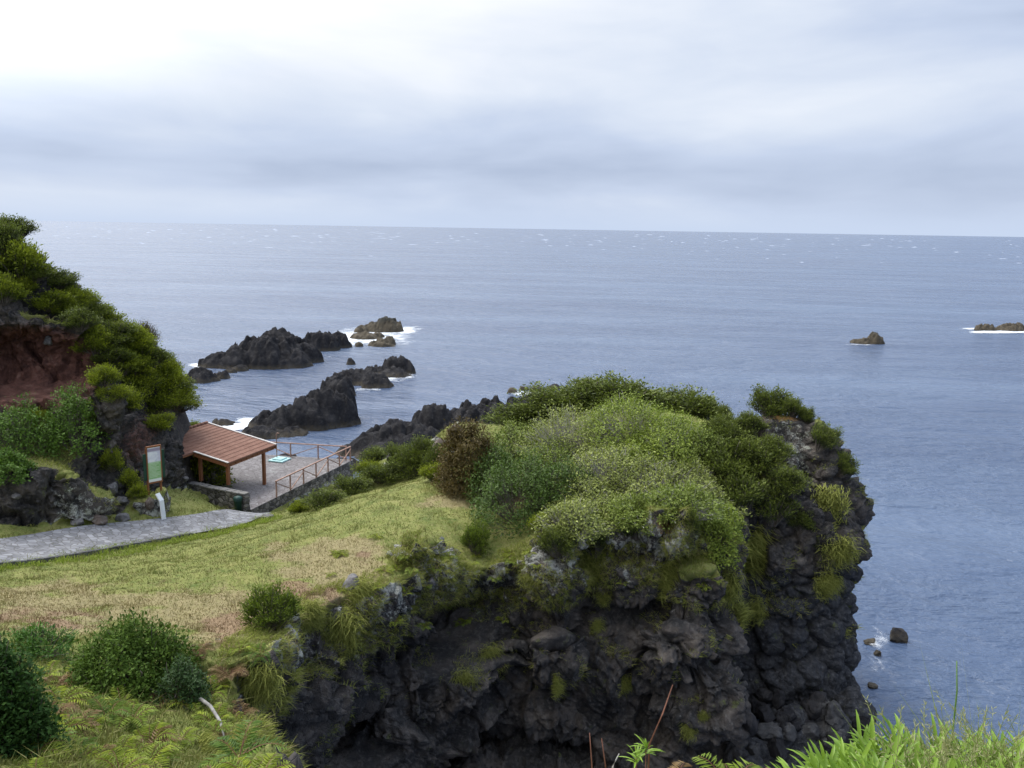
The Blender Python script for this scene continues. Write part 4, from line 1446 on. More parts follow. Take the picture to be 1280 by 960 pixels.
def broadleaf(seed, w=1.0, d=1.0, h=1.0, nc=120, per=16, leaf=.11, c1=(0.04, 0.075, 0.015), c2=(0.12, 0.20, 0.045), twig=0.5, lo=0.0, wid=.6):
    """leafy shrub: twigs reaching to leaf clusters spread through the crown"""
    r = np.random.default_rng(seed)
    th = r.uniform(0, 2 * np.pi, nc)
    cz = r.uniform(lo, 1, nc)
    rad = np.sqrt(np.maximum(0, 1 - cz ** 2)) * r.uniform(.55, 1.0, nc) ** .5
    lump = 1 + .18 * np.sin(th * 3 + seed) + .14 * np.sin(th * 5 + 2 * seed + cz * 4) + .22 * perlin(np.c_[np.cos(th), np.sin(th), cz] * 2.1 + seed)
    c = np.c_[np.cos(th) * rad * w / 2 * lump, np.sin(th) * rad * d / 2 * lump, cz * h * r.uniform(.72, 1.06, nc) * (1 + .28 * perlin(np.c_[np.cos(th) * rad, np.sin(th) * rad, 0 * th] * 1.8 + seed))]
    tt = np.linspace(0, 1, 5)[None, :, None]
    base = c * np.array((.25, .25, 0)) - np.array((0, 0, .12))
    mid = base * .45 + c * .55 + r.normal(0, .08 * w, c.shape) * .6 - np.array((0, 0, .08 * h))
    path = base[:, None] * (1 - tt) ** 2 + 2 * mid[:, None] * tt * (1 - tt) + c[:, None] * tt ** 2
    ext = c + unit(c * np.array((1, 1, 1.4)) + 1e-3) * .26 * r.random((nc, 1)) + r.normal(0, .06, c.shape)
    path = np.concatenate([path, ext[:, None]], 1)
    sel = r.random(nc) < twig
    tv, tf = tubes(path[sel], .020, .008)
    pt = np.repeat(c, per, 0) + r.normal(0, 1, (nc * per, 3)) * .125 * min(1.4, max(.45, (w * h) ** .5 / 2.2))
    out = unit(pt * np.array((1, 1, 1.2)) + 1e-4)
    dd = out * .5 + r.normal(0, .7, pt.shape)
    L = leaf * r.uniform(.45, 1.5, len(pt)) * np.repeat(r.uniform(.75, 1.25, nc), per)
    v, f = cards(pt, dd, L, L * wid, r, out + np.array((0, 0, .8)) + r.normal(0, .45, pt.shape))
    cc = np.clip(np.repeat(r.random(nc), per) * .6 + r.random(len(pt)) * .5, 0, 1)
    return np_mesh('branches', tv, tf), np_mesh('foliage', v, f, rep4(lerp_col(c1, c2, cc)))


def plant(name, base, meshes, mats, label, cat, group=None, s=(1, 1, 1), rz=0.0, tilt=(0, 0)):
    o = empty(name, base, rz, label, cat, group)
    o.scale = s
    o.rotation_euler = (tilt[0], tilt[1], rz)
    for me, m in zip(meshes, mats):
        c = bpy.data.objects.new(me.name.split('.')[0], me)
        if not me.materials: me.materials.append(m)
        COL.objects.link(c)
        c.parent = o
    return o


def ground(px_, py_, D=None):
    if D is None:
        h, n = hit(px_, py_)
        if h is not None and h.z > .5: return h
        for D in (62, 58, 54, 50):
            p = P(px_, py_, D)
            g = drop(p.x, p.y)
            if g is not None and abs(g.z - p.z) < 2.5: return g
        raise RuntimeError('no ground at %s' % ((px_, py_),))
    p = P(px_, py_, D)
    g = drop(p.x, p.y)
    return g if g is not None else p


def mpp(p): return (p - CAM).dot(fw) / FPX


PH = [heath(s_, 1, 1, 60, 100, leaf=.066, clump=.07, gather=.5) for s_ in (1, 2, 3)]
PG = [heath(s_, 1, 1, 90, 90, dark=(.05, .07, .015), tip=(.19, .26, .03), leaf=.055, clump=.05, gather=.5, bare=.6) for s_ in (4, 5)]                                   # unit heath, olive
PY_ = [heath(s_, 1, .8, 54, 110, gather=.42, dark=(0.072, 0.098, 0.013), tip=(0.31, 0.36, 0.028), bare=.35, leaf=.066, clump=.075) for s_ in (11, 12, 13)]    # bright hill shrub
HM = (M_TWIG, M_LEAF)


def put_heath(px_, py_, wpx, hpx, label, protos=PH, D=None, group=None, tilt=(0, 0), name='heath_shrub', k=None, cat='shrub'):
    try: g = ground(px_, py_, D)
    except RuntimeError as e:
        print('SKIP', e, label)
        return
    m = mpp(g)
    i = k if k is not None else rng.integers(len(protos))
    hz = protos[i][1]
    s = wpx * m, wpx * m, hpx * m / (.8 if protos is PY_ else 1.0)
    return plant(name, g - Vector((0, 0, .05)), protos[i], HM, label, cat, group, s, rng.uniform(0, 6.28), tilt)


# heath shrubs one can tell apart
put_heath(340, 783, 70, 60, 'dark green heath shrub with bare grey stems on the meadow edge above the cliff', PG, k=0)
put_heath(595, 690, 38, 42, 'small rounded heath shrub alone on the tip of the grassy meadow', PG, k=1)
PB = heath(21, 1, 1.0, 120, 100, dark=(0.055, 0.038, 0.012), tip=(0.13, 0.10, 0.026), bare=.05, leaf=.042, clump=.10)
PB_ = [PB]
g = ground(583, 612); m_ = mpp(g)
plant('heath_shrub', g, broadleaf(88, 74 * m_, 70 * m_, 88 * m_, 620, 30, .13, (0.050, 0.034, 0.010), (0.135, 0.10, 0.026), .15, wid=.4), HM, 'dark brown heath shrub between the grey rock and the green thicket', 'shrub')
put_heath(695, 690, 46, 36, 'low scraggy heath on the grey rock rim below the thicket', k=2)
put_heath(745, 690, 56, 56, 'tall thin olive heath at the cliff rim under the pale thicket', k=0)
put_heath(796, 668, 40, 52, 'upright olive heath just left of the orange lichen rock', k=1)
put_heath(862, 668, 24, 38, 'narrow dark heath just right of the orange lichen rock', k=2)
put_heath(672, 662, 26, 22, 'little bright green heath at the right tip of the meadow', PY_, k=1)
for (x_, y_, D_, w_, h_, lb_) in [
    (735, 512, 52, 110, 42, 'leftmost dark heath of the row crowning the headland against the sea'),
    (778, 505, 51.5, 104, 46, 'broad dark heath on the crown of the headland, highest in the row'),
    (826, 508, 51, 100, 38, 'dark heath in the middle of the row crowning the headland'),
    (866, 522, 50, 92, 44, 'bushy heath at the right end of the row crowning the headland'),
    (690, 524, 52.5, 100, 38, 'low dark heath where the row on the headland falls to the lava shore'),
    (650, 545, 52, 84, 36, 'low olive heath lowest at the left of the headland row, above the thicket'),
    (905, 521, 47.8, 26, 26, 'tiny heath standing alone in the gap between two headland tops'),
    (962, 522, 46.2, 54, 42, 'round dark heath on top of the lichened outer crag'),
    (990, 518, 45.6, 38, 28, 'smaller heath beside the round one on top of the outer crag'),
    (1008, 524, 45.3, 22, 22, 'little heath at the right shoulder of the outer crag'),
]:
    put_heath(x_, y_, w_, h_, lb_, D=D_)
for (x_, y_, w_, h_, lb_) in [(1024, 560, 36, 36, 'dark heath hanging from the seaward edge of the outer crag'), (1050, 592, 34, 30, 'small wind bent heath lowest on the seaward edge of the outer crag')]:
    put_heath(x_, y_, w_, h_, lb_, tilt=(0, .5))
for (x_, y_, w_, h_, lb_) in [
    (905, 600, 70, 56, 'olive heath in the gully left of the outer crag, upper left'),
    (945, 590, 66, 46, 'olive heath high on the lichened face of the outer crag'),
    (925, 640, 66, 54, 'wide olive heath in the gully between thicket and outer crag'),
    (965, 650, 60, 56, 'heath on the middle of the outer crag below the lichened top'),
    (985, 610, 46, 30, 'sparse heath on the right half of the outer crag face'),
    (1000, 660, 40, 26, 'low sparse heath on the face of the outer crag, lowest right'),
    (915, 560, 60, 36, 'grey green heath below the gap of the headland'),
    (935, 538, 44, 26, 'low olive heath on the plateau between the gap and the round heath'),
    (968, 575, 50, 34, 'heath just under the lichened lip of the outer crag'),
    (900, 545, 50, 30, 'low heath at the left edge of the gap against the thicket'),
]:
    put_heath(x_, y_, w_, h_, lb_, tilt=(.25, 0))
for (x_, y_, w_, h_, lb_, pr) in [
    (452, 566, 22, 14, 'small round bright green shrub at the corner of the terrace railing', PY_),
    (405, 634, 50, 24, 'dark shrub below the terrace wall beside the meadow', PH),
    (440, 618, 50, 26, 'olive shrub below the right end of the terrace wall', PH),
    (478, 602, 54, 26, 'grey green shrub beyond the meadow crest', PH),
    (515, 594, 54, 36, 'dark olive shrub left of the brown heath', PH),
    (375, 640, 30, 16, 'bright low shrub in the gully under the terrace wall', PY_),
    (470, 578, 40, 22, 'low grey green heath on the bank right of the terrace corner', PH),
    (500, 578, 44, 26, 'olive heath on the upper bank between terrace and brown heath', PH),
    (528, 570, 44, 26, 'dark heath high on the bank below the grey lichened boulder', PH),
    (545, 600, 40, 22, 'low bright shrub at the meadow crest beside the brown heath', PY_),
    (460, 596, 40, 22, 'small bright shrub on the bank under the terrace corner', PY_),
    (548, 588, 40, 34, 'grey heath at the foot of the grey boulder by the brown heath', PH),
]:
    put_heath(x_, y_, w_, h_, lb_, pr)

# hillside thicket
HG = 'shrubs covering the steep hillside'
put_heath(3, 316, 50, 42, 'grey green shrub at the very top of the hillside, left edge', PH, group=HG)
put_heath(18, 297, 50, 30, 'dark shrub on the rock knob at the top of the hillside', PH, group=HG)
put_heath(26, 345, 70, 48, 'rounded bright green shrub high on the hillside edge against the sea', PY_, group=HG)
put_heath(4, 375, 50, 36, 'yellow green shrub at the left edge above the red hollow', PY_, group=HG)
put_heath(182, 437, 34, 30, 'brownish rounded shrub sticking up from the hillside against the sea', PB_, D=57.5, group=HG, k=0)
put_heath(210, 465, 32, 32, 'small dark shrub on the hillside edge, right of the brownish one', PH, D=59, group=HG)
put_heath(246, 496, 70, 46, 'leaning green shrub overhanging the sea at the hillside end', PY_, D=58.2, group=HG, tilt=(0, .35))
hill_spots = [(70, 360, 60, 40), (95, 385, 60, 40), (60, 385, 60, 36), (100, 410, 56, 40), (128, 405, 58, 40), (140, 430, 64, 44), (118, 440, 50, 40), (165, 435, 60, 40), (150, 465, 64, 46),
              (185, 460, 62, 44), (130, 480, 44, 40), (175, 490, 66, 46), (205, 490, 60, 46), (160, 510, 50, 40), (195, 515, 60, 44), (225, 510, 60, 44), (215, 470, 50, 36), (40, 350, 56, 36), (85, 372, 40, 40), (112, 398, 50, 40), (152, 424, 50, 36), (175, 445, 50, 40), (240, 520, 40, 30), (25, 365, 44, 30),
              (200, 535, 40, 30), (145, 500, 44, 34), (170, 465, 60, 44), (137, 455, 60, 44), (112, 425, 50, 40), (200, 475, 56, 44), (222, 490, 50, 40), (85, 395, 44, 32)]
for x_, y_, w_, h_ in hill_spots:
    pr = PY_ if rng.random() < .68 else PH
    try:
        put_heath(x_, y_, w_ * .88, h_ * .68, 'dense bright tipped shrub in the thicket that covers the steep hillside above the shelter' if pr is PY_ else 'dark olive shrub in the thicket that covers the steep hillside above the shelter', pr, group=HG if pr is PY_ else 'dark shrubs on the steep hillside')
    except RuntimeError:
        pass
for x_, y_, w_, h_, lb_ in [(28, 566, 84, 66, 'broad dark green leafy shrub under the red hollow at the left edge'), (94, 562, 72, 76, 'tall dark green leafy shrub under the red hollow beside the pale rock'), (6, 596, 60, 34, 'low dark leafy shrub on the rock band above the path, left edge')]:
    g = ground(x_, y_); m = mpp(g)
    ms = broadleaf(int(x_) + 5, w_ * m, w_ * m * .8, h_ * m, 220, 28, .12, (0.045, 0.095, 0.014), (0.13, 0.23, 0.03), .3)
    plant('leafy_shrub', g, ms, (M_TWIG, M_LEAF), lb_, 'shrub')
for x_, y_, w_, h_, lb_ in [(48, 540, 40, 30, 'bright yellow green bush between the two dark leafy shrubs'), (120, 530, 26, 36, 'narrow bright bush clinging beside the pale rock'), (140, 585, 30, 26, 'yellow green bush on the ledge left of the board'), (160, 610, 34, 24, 'lowest yellow green bush on the slope left of the information board'),
                             (172, 622, 26, 18, 'small yellow green bush just left of the white marker')]:
    try: put_heath(x_, y_, w_, h_, lb_, PY_)
    except RuntimeError: pass

# the green thicket on the headland: shrubs of different leaf and age
BRI = ((0.085, 0.125, 0.02), (0.26, 0.32, 0.06))
GRY = ((0.12, 0.15, 0.03), (0.36, 0.40, 0.11))
DRK = ((0.035, 0.07, 0.014), (0.11, 0.175, 0.028))
LIM = ((0.105, 0.155, 0.02), (0.31, 0.38, 0.06))
for x_, y_, w_, h_, cl, tw, mt, lb_ in [
    (655, 645, 120, 86, DRK, .35, M_TWIG, 'dark green leafy shrub at the lower left of the headland thicket, bordering the meadow'),
    (620, 618, 70, 66, DRK, .35, M_TWIG, 'dark leafy shrub behind the brown heath at the left end of the thicket'),
    (700, 628, 90, 60, DRK, .5, M_TWIG, 'dark leafy shrub in the low middle of the thicket over the rim'),
    (650, 572, 100, 48, BRI, .8, M_TWIG, 'fresh green shrub in the upper left of the thicket'),
    (715, 560, 120, 60, GRY, 1., M_PALE, 'grey green twiggy shrub in the upper middle of the thicket'),
    (790, 542, 120, 50, LIM, .5, M_PALE, 'bright lime green shrub at the summit of the thicket'),
    (840, 566, 104, 50, LIM, .6, M_PALE, 'bright green shrub on the upper right shoulder of the thicket'),
    (765, 598, 130, 48, GRY, 1., M_PALE, 'pale twiggy shrub in the very middle of the thicket'),
    (826, 615, 130, 42, GRY, 1., M_PALE, 'wide grey green shrub in the right half of the thicket'),
    (878, 640, 80, 32, GRY, 1., M_PALE, 'grey green shrub hanging over the right rim of the thicket'),
    (760, 640, 110, 28, GRY, 1., M_PALE, 'bare twigged shrub at the lower rim of the thicket above the cliff'),
    (850, 632, 90, 30, BRI, .8, M_PALE, 'green shrub behind the orange lichen rock'),
    (890, 690, 54, 56, LIM, .5, M_TWIG, 'bright green creeping shrub spilling over the cliff rim below the thicket'),
    (795, 580, 90, 34, LIM, .5, M_PALE, 'bright green shrub in the middle of the thicket below the summit'),
    (735, 622, 80, 34, GRY, 1., M_PALE, 'twiggy grey green shrub left of the very middle of the thicket'),
    (860, 605, 80, 36, GRY, .9, M_PALE, 'grey green shrub on the right flank of the thicket'),
    (800, 642, 80, 28, BRI, .8, M_PALE, 'fresh green low shrub over the rim right of the bare twigged one'),
    (690, 590, 90, 44, BRI, .7, M_PALE, 'fresh green shrub between the dark left shrubs and the twiggy middle'),
    (905, 665, 44, 40, LIM, .5, M_PALE, 'light green shrub at the right corner of the thicket over the grass curtains'),
    (715, 655, 74, 34, GRY, 1., M_PALE, 'thin pale shrub with bare grey branches at the foot of the thicket'),
    (880, 580, 70, 50, BRI, .6, M_TWIG, 'green shrub at the upper right end of the thicket beside the gully'),
]:
    g = ground(x_, y_); m = mpp(g)
    w3 = w_ * m * 1.12
    ms = broadleaf(int(x_ * 3 + y_), w3, w3 * .9, h_ * m * .95, int(240 + 2.8 * w_), 13 if tw >= .9 else 19, .108, cl[0], cl[1], tw * .8, wid=.55)
    plant('thicket_shrub', g - Vector((0, 0, .25)), ms, (mt, M_LEAF), lb_, 'shrub')

# near bushes
g = ground(165, 862); m = mpp(g)
ms = broadleaf(301, 150 * m, 135 * m, 92 * m, 900, 26, .085, (0.028, 0.060, 0.010), (0.105, 0.17, 0.026), .2, wid=.5)
plant('round_bush', g - Vector((0, 0, .2)), ms, (M_TWIG, M_GLOSS), 'dense rounded dark green bush on the near slope below the meadow', 'bush')
g = ground(5, 945); m = mpp(g)
ms = broadleaf(302, 110 * m, 90 * m, 165 * m, 700, 24, .085, (0.016, 0.044, 0.012), (0.065, 0.13, 0.03), .2, wid=.5)
plant('glossy_bush', g - Vector((0, 0, .2)), ms, (M_TWIG, M_GLOSS), 'tall glossy dark green bush cut by the left edge in the near corner', 'bush')
for x_, y_, w_, h_, cl, lb_ in [(45, 818, 90, 36, ((0.03, 0.085, 0.012), (0.10, 0.21, 0.03)), 'soft bright green bush between the glossy corner bush and the round bush'), (230, 880, 60, 60, ((0.02, 0.05, 0.012), (0.06, 0.11, 0.03)), 'small dark bush trailing down right of the round bush')]:
    g = ground(x_, y_); m = mpp(g)
    ms = broadleaf(int(x_), w_ * m, w_ * m, h_ * m, 150, 24, .10, cl[0], cl[1], .3, wid=.35)
    plant('low_bush', g - Vector((0, 0, .1)), ms, (M_TWIG, M_LEAF), lb_, 'bush')

# ferns
def fern(seed, nf=11, L=.8, c1=(0.06, 0.10, 0.015), c2=(0.17, 0.22, 0.03)):
    r = np.random.default_rng(seed)
    P_, F_, C_ = [], [], []
    rach = []
    for k in range(nf):
        a = r.uniform(0, 2 * math.pi); l = L * r.uniform(.7, 1.1); lift = r.uniform(.5, 1.2)
        u = np.linspace(0, 1, 16)
        hx = l * (u * .85); hz = l * (lift * u - (.35 + lift * .45) * u ** 2.2)
        path = np.c_[np.cos(a) * hx, np.sin(a) * hx, hz]
        rach.append(path[::3])
        tg = unit(np.gradient(path, axis=0))
        sd = unit(np.cross(tg, np.array((0, 0, 1.0))))
        for sgn in (-1, 1):
            pl = l * .30 * np.sin(np.pi * (u * .86 + .12)) ** .8
            d = sd * sgn + tg * .45 + r.normal(0, .08, tg.shape) - np.array((0, 0, .12))
            nn_ = np.cross(sd, tg)
            v, f = cards(path[2:], d[2:], pl[2:], .036 * L / .8, r, nn_[2:] + r.normal(0, .15, nn_[2:].shape))
            F_.append(f + sum(len(q) for q in P_)); P_.append(v)
            cc = np.full(len(d) - 2, np.clip(r.random() * .8 + .2 * r.random(), 0, 1))
            C_.append(rep4(lerp_col(c1, c2, cc)))
    tv, tf = tubes(np.array(rach), .009, .003)
    return np_mesh('rachis', tv, tf), np_mesh('fronds', np.concatenate(P_), np.concatenate(F_), np.concatenate(C_))


FE = [fern(400, c1=(0.08, 0.13, 0.015), c2=(0.23, 0.30, 0.035)), fern(401, c1=(0.11, 0.155, 0.015), c2=(0.33, 0.38, 0.035)), fern(402, c1=(0.06, 0.115, 0.018), c2=(0.15, 0.24, 0.03)), fern(403, 8, c1=(0.10, 0.15, 0.015), c2=(0.30, 0.36, 0.035)), fern(410, c1=(0.13, 0.08, 0.03), c2=(0.28, 0.19, 0.09))]
FM = (M_RED, M_LEAF)
rf_ = np.random.default_rng(77)
def put_fern(px_, py_, s, label, k=None, group=None):
    g = ground(px_, py_)
    return plant('fern', g, FE[k if k is not None else rf_.choice([0, 1, 2, 3, 3, 1, 4])], FM, label, 'fern', group, (s, s, s * rf_.uniform(.9, 1.2)), rf_.uniform(0, 6.28))
put_fern(165, 905, 1.0, 'large bright fern in the middle of the near slope', 0)
put_fern(185, 880, .8, 'bright upright fern just below the right side of the round bush', 1)
put_fern(135, 850, .8, 'yellow green fern at the lower left edge of the round bush', 2)
put_fern(70, 860, .8, 'yellowish fern beside the glossy corner bush', 4)
put_fern(300, 815, .7, 'bright yellow green fern clump on the rim right of the lichened rock', 3)
put_fern(325, 822, .7, 'yellow green fern clump above the hanging grass at the rim', 2)
put_fern(470, 672, .6, 'bright fern at the meadow edge just left of the grey outcrop', 1)
put_fern(560, 700, .7, 'bright fern below the small rounded heath on the rim', 0)
put_fern(650, 645, .7, 'bright fern at the meadow tip against the dark thicket', 2)
put_fern(505, 745, .8, 'green fern clump among the rocks right of the rusty grass', 3)
put_fern(530, 735, .8, 'green fern clump below the grey outcrop', 0)
put_fern(250, 815, .6, 'yellow tinged fern on top of the lichened rock right of the round bush', 4)
rim_n = 0
while rim_n < 46:
    px_, py_ = (rf_.uniform(400, 640), rf_.uniform(690, 800)) if rim_n < 30 else (rf_.uniform(640, 930), rf_.uniform(650, 760))
    h_, nrm_ = hit(px_, py_)
    if h_ is None or nrm_.z < .30 or h_.y < 26: continue
    put_fern(px_, py_, rf_.uniform(.35, .65), 'fern rooted on the grassy rim and ledges of the cliff', rf_.choice([0, 1, 3]), 'ferns on the cliff rim')
    rim_n += 1
n_ok = 0
while n_ok < 80:
    px_, py_ = rf_.uniform(30, 330), rf_.uniform(845, 985)
    h_, nrm_ = hit(px_, py_)
    if h_ is None or nrm_.z < .55 or h_.y > 24: continue
    put_fern(px_, py_, rf_.uniform(.4, .95), 'fern among many others on the near slope', None, 'ferns on the near slope')
    n_ok += 1

# grass: blades over the turf, longer and drooping along the rims
def sample_faces(mask, n, r):
    q = Q[mask]
    a, b, c, d_ = V[q[:, 0]], V[q[:, 1]], V[q[:, 2]], V[q[:, 3]]
    ar = np.linalg.norm(np.cross(c - a, d_ - b), axis=1) / 2
    dist = np.linalg.norm((a + c) / 2 - np.array(CAM), axis=1)
    wgt = ar / (dist ** 1.1)
    i = r.choice(len(q), n, p=wgt / wgt.sum())
    u, v = r.random(n)[:, None], r.random(n)[:, None]
    p = (a[i] * (1 - u) + b[i] * u) * (1 - v) + (d_[i] * (1 - u) + c[i] * u) * v
    nr = unit(np.cross(c[i] - a[i], d_[i] - b[i]))
    return p, nr, q[i, 0]


def blades(p, up_, lean, L, Wd, col, r):
    """each blade: three points wide at the base, bending along lean"""
    n = len(p)
    s = unit(np.cross(up_ + lean, r.normal(size=(n, 3))))
    L = L[:, None]; Wd = Wd[:, None]
    m = p + up_ * L * .55 + lean * L * .25
    t_ = p + up_ * L * .75 + lean * L * .95
    v = np.stack([p - s * Wd / 2, p + s * Wd / 2, m + s * Wd * .4, m - s * Wd * .4, t_], 1).reshape(-1, 3)
    b = np.arange(n)[:, None] * 5
    return v, [b + np.array([[0, 1, 2, 3]]), b + np.array([[3, 2, 4]])], np.repeat(col, 5, 0)


DP = seg_dist(GX, GY, PATH_C)
fx, fy, fdep = project(V[Q[:, 0]])
inview = (fx > -420) & (fx < 1360) & (fy > 200) & (fy < 1060) & (fdep > 0)
rockq = a_rock[Q].mean(1)
q0 = V[Q[:, 0]]
dpq = dpath[Q[:, 0]]; dtq = dterr[Q[:, 0]]
turf = inview & (rockq < .45) & (dpq > np.where(q0[:, 0] > -21, 1.2, 1.7)) & (dtq > .1) & (q0[:, 2] > 1)
rg = np.random.default_rng(99)


def grass_colour(vi, p, r):
    n = len(vi)
    nz = perlin(p * 0.9) * .5 + .5 + r.normal(0, .18, n)
    col = lerp_col((0.085, 0.125, 0.02), (0.21, 0.225, 0.055), np.clip(nz, 0, 1))
    wd = smooth(.22, .5, perlin(p * 1.5 + 70) + r.normal(0, .1, n))[:, None]
    col = col * (1 - .75 * wd) + .75 * wd * np.array((0.075, 0.12, 0.02))
    dry = np.clip(a_dry[vi] * 1.0 + .8 * perlin(p * 1.4 + 5) * .5 + r.normal(0, .22, n) + 0.12, 0, 1)
    col = col * (1 - dry[:, None]) + dry[:, None] * lerp_col((0.21, 0.175, 0.075), (0.33, 0.27, 0.15), r.random(n))
    ru = np.clip(a_rust[vi] * 1.15 + .8 * perlin(p * 2.1 + 8) * .6 - .12 + r.normal(0, .2, n), 0, 1)
    return col * (1 - ru[:, None]) + ru[:, None] * lerp_col((0.14, 0.085, 0.05), (0.26, 0.175, 0.11), r.random(n))


p, nr, vi = sample_faces(turf, 225000, rg)
n = len(p)
nearslope = p[:, 1] < 23
L = np.where(nearslope, rg.uniform(.06, .20, n), rg.uniform(.05, .13, n)) * (1 + .5 * (perlin(p * .8) > .15))
L *= np.where(p[:, 1] < 12, .35, 1)
L *= 1 + 1.1 * smooth(.2, .55, perlin(p * 1.3 + 30) + rg.normal(0, .1, n))
L *= 1 + .9 * ((bil(DP, p[:, 0], p[:, 1]) < 2.3))
lean = rg.normal(0, .55, (n, 3)) * np.array((1, 1, .2))
v, f, c = blades(p - nr * .02, unit(nr * .4 + np.array((0, 0, .8)) + rg.normal(0, .15, (n, 3))), lean, L, np.where(nearslope, .016, .020) * rg.uniform(.7, 1.3, n), grass_colour(vi, p, rg), rg)
tag(link('meadow_grass', np_mesh('meadow_grass', v, f, c), M_GRASS), kind='stuff')

# rim grass: hangs outward over the cliff edge
gxh, gyh = np.gradient(dh, HS)
dq = bil(dh, q0[:, 0], q0[:, 1])
rim = inview & (q0[:, 1] > 15) & (q0[:, 1] < 48) & (dq > np.where(q0[:, 1] < 24, -.55, -1.5)) & (q0[:, 2] > bil(Hb, q0[:, 0], q0[:, 1]) - 2.4) & (rockq < 1.01) & (q0[:, 0] < 11.0)
clumpn = perlin(q0 * .75 + 3) + .4 * perlin(q0 * 2.2)
rim &= clumpn > -.02
hillg = inview & (is_hill[Q[:, 0]] > .5) & (rockq < .8) & (perlin(q0 * .9 + 40) > -0.25)
face = inview & (q0[:, 1] > 24) & (rockq > .6) & (is_hill[Q[:, 0]] < .5) & (q0[:, 2] > 4.0) & (perlin(q0 * .8 + 13) + .5 * perlin(q0 * 2 + 7) > .38)
P_, F1_, F2_, C_ = [], [], [], []
off = 0
for mask, cnt, l0, l1, w_ in ((rim, 70000, .14, .40, .014), (hillg, 26000, .12, .34, .016), (face, 26000, .12, .34, .013)):
    if mask.sum() < 10: continue
    p, nr, vi = sample_faces(mask, cnt, rg)
    n = len(p)
    out_ = np.c_[bil(gxh, p[:, 0], p[:, 1]), bil(gyh, p[:, 0], p[:, 1]), np.full(n, -.35)] if mask is rim else np.c_[nr[:, :2] * 1.0, np.full(n, -.45)]
    L = rg.uniform(l0, l1, n)
    lean = unit(out_ + rg.normal(0, .55, (n, 3))) * rg.uniform(.4, 1.1, (n, 1))
    cc = lerp_col((0.16, 0.195, 0.035), (0.40, 0.41, 0.11), np.clip(perlin(p * 1.2) * .5 + .5 + rg.normal(0, .2, n), 0, 1))
    str_ = (rg.random(n) < .14)[:, None]
    cc = np.where(str_, np.array((0.33, 0.27, 0.15)), cc)
    v, f, c = blades(p - nr * .03, unit(nr * .7 + np.array((0, 0, .5))), lean, L, w_ * rg.uniform(.8, 1.4, n), cc, rg)
    P_.append(v); F1_.append(f[0] + off); F2_.append(f[1] + off); C_.append(c); off += len(v)
tag(link('hanging_grass', np_mesh('hanging_grass', np.concatenate(P_), [np.concatenate(F1_), np.concatenate(F2_)], np.concatenate(C_)), M_GRASS), kind='stuff')


fr = turf & (bil(DP, q0[:, 0], q0[:, 1]) < 2.9) & (q0[:, 0] * 0 + 1 > 0) & (project(q0)[1] > np.interp(project(q0)[0], [0, 100, 200, 318], [690, 677, 664, 645]))
p, nr, vi = sample_faces(fr, 9000, rg)
n = len(p)
v, f, c = blades(p, unit(np.c_[rg.normal(0, .25, n), rg.normal(0, .25, n), np.ones(n)]), rg.normal(0, .4, (n, 3)) * np.array((1, 1, .3)), rg.uniform(.12, .34, n) * np.clip(1 + .8 * perlin(p * 1.1), .4, 1.6), .022 * rg.uniform(.7, 1.3, n), lerp_col((.19, .26, .035), (.38, .45, .085), rg.random(n)), rg)
tag(link('uncut_grass', np_mesh('uncut_grass', v, f, c), M_GRASS), kind='stuff')


def tuft(seed, w, h, n=900, droop=1.0, c1=(0.15, 0.175, 0.035), c2=(0.38, 0.39, 0.10)):
    r = np.random.default_rng(seed)
    p = np.c_[np.clip(r.normal(0, .25, n), -.5, .5) * w, r.normal(0, .08, n) * w, np.clip(r.normal(0, .26, n), -.55, .55) * h]
    lean = unit(np.c_[r.normal(0, .5, n), -r.uniform(.2, 1, n), -droop * r.uniform(.3, 1.1, n)])
    L = r.uniform(.25, .9, n) * h * .55
    v, f, c = blades(p, unit(np.c_[r.normal(0, .3, n), -np.ones(n) * .6, np.ones(n) * .7]), lean, L, np.full(n, .017 * h) * r.uniform(.7, 1.3, n), lerp_col(c1, c2, r.random(n)), r)
    return np_mesh('grass_tuft', v, f, c)


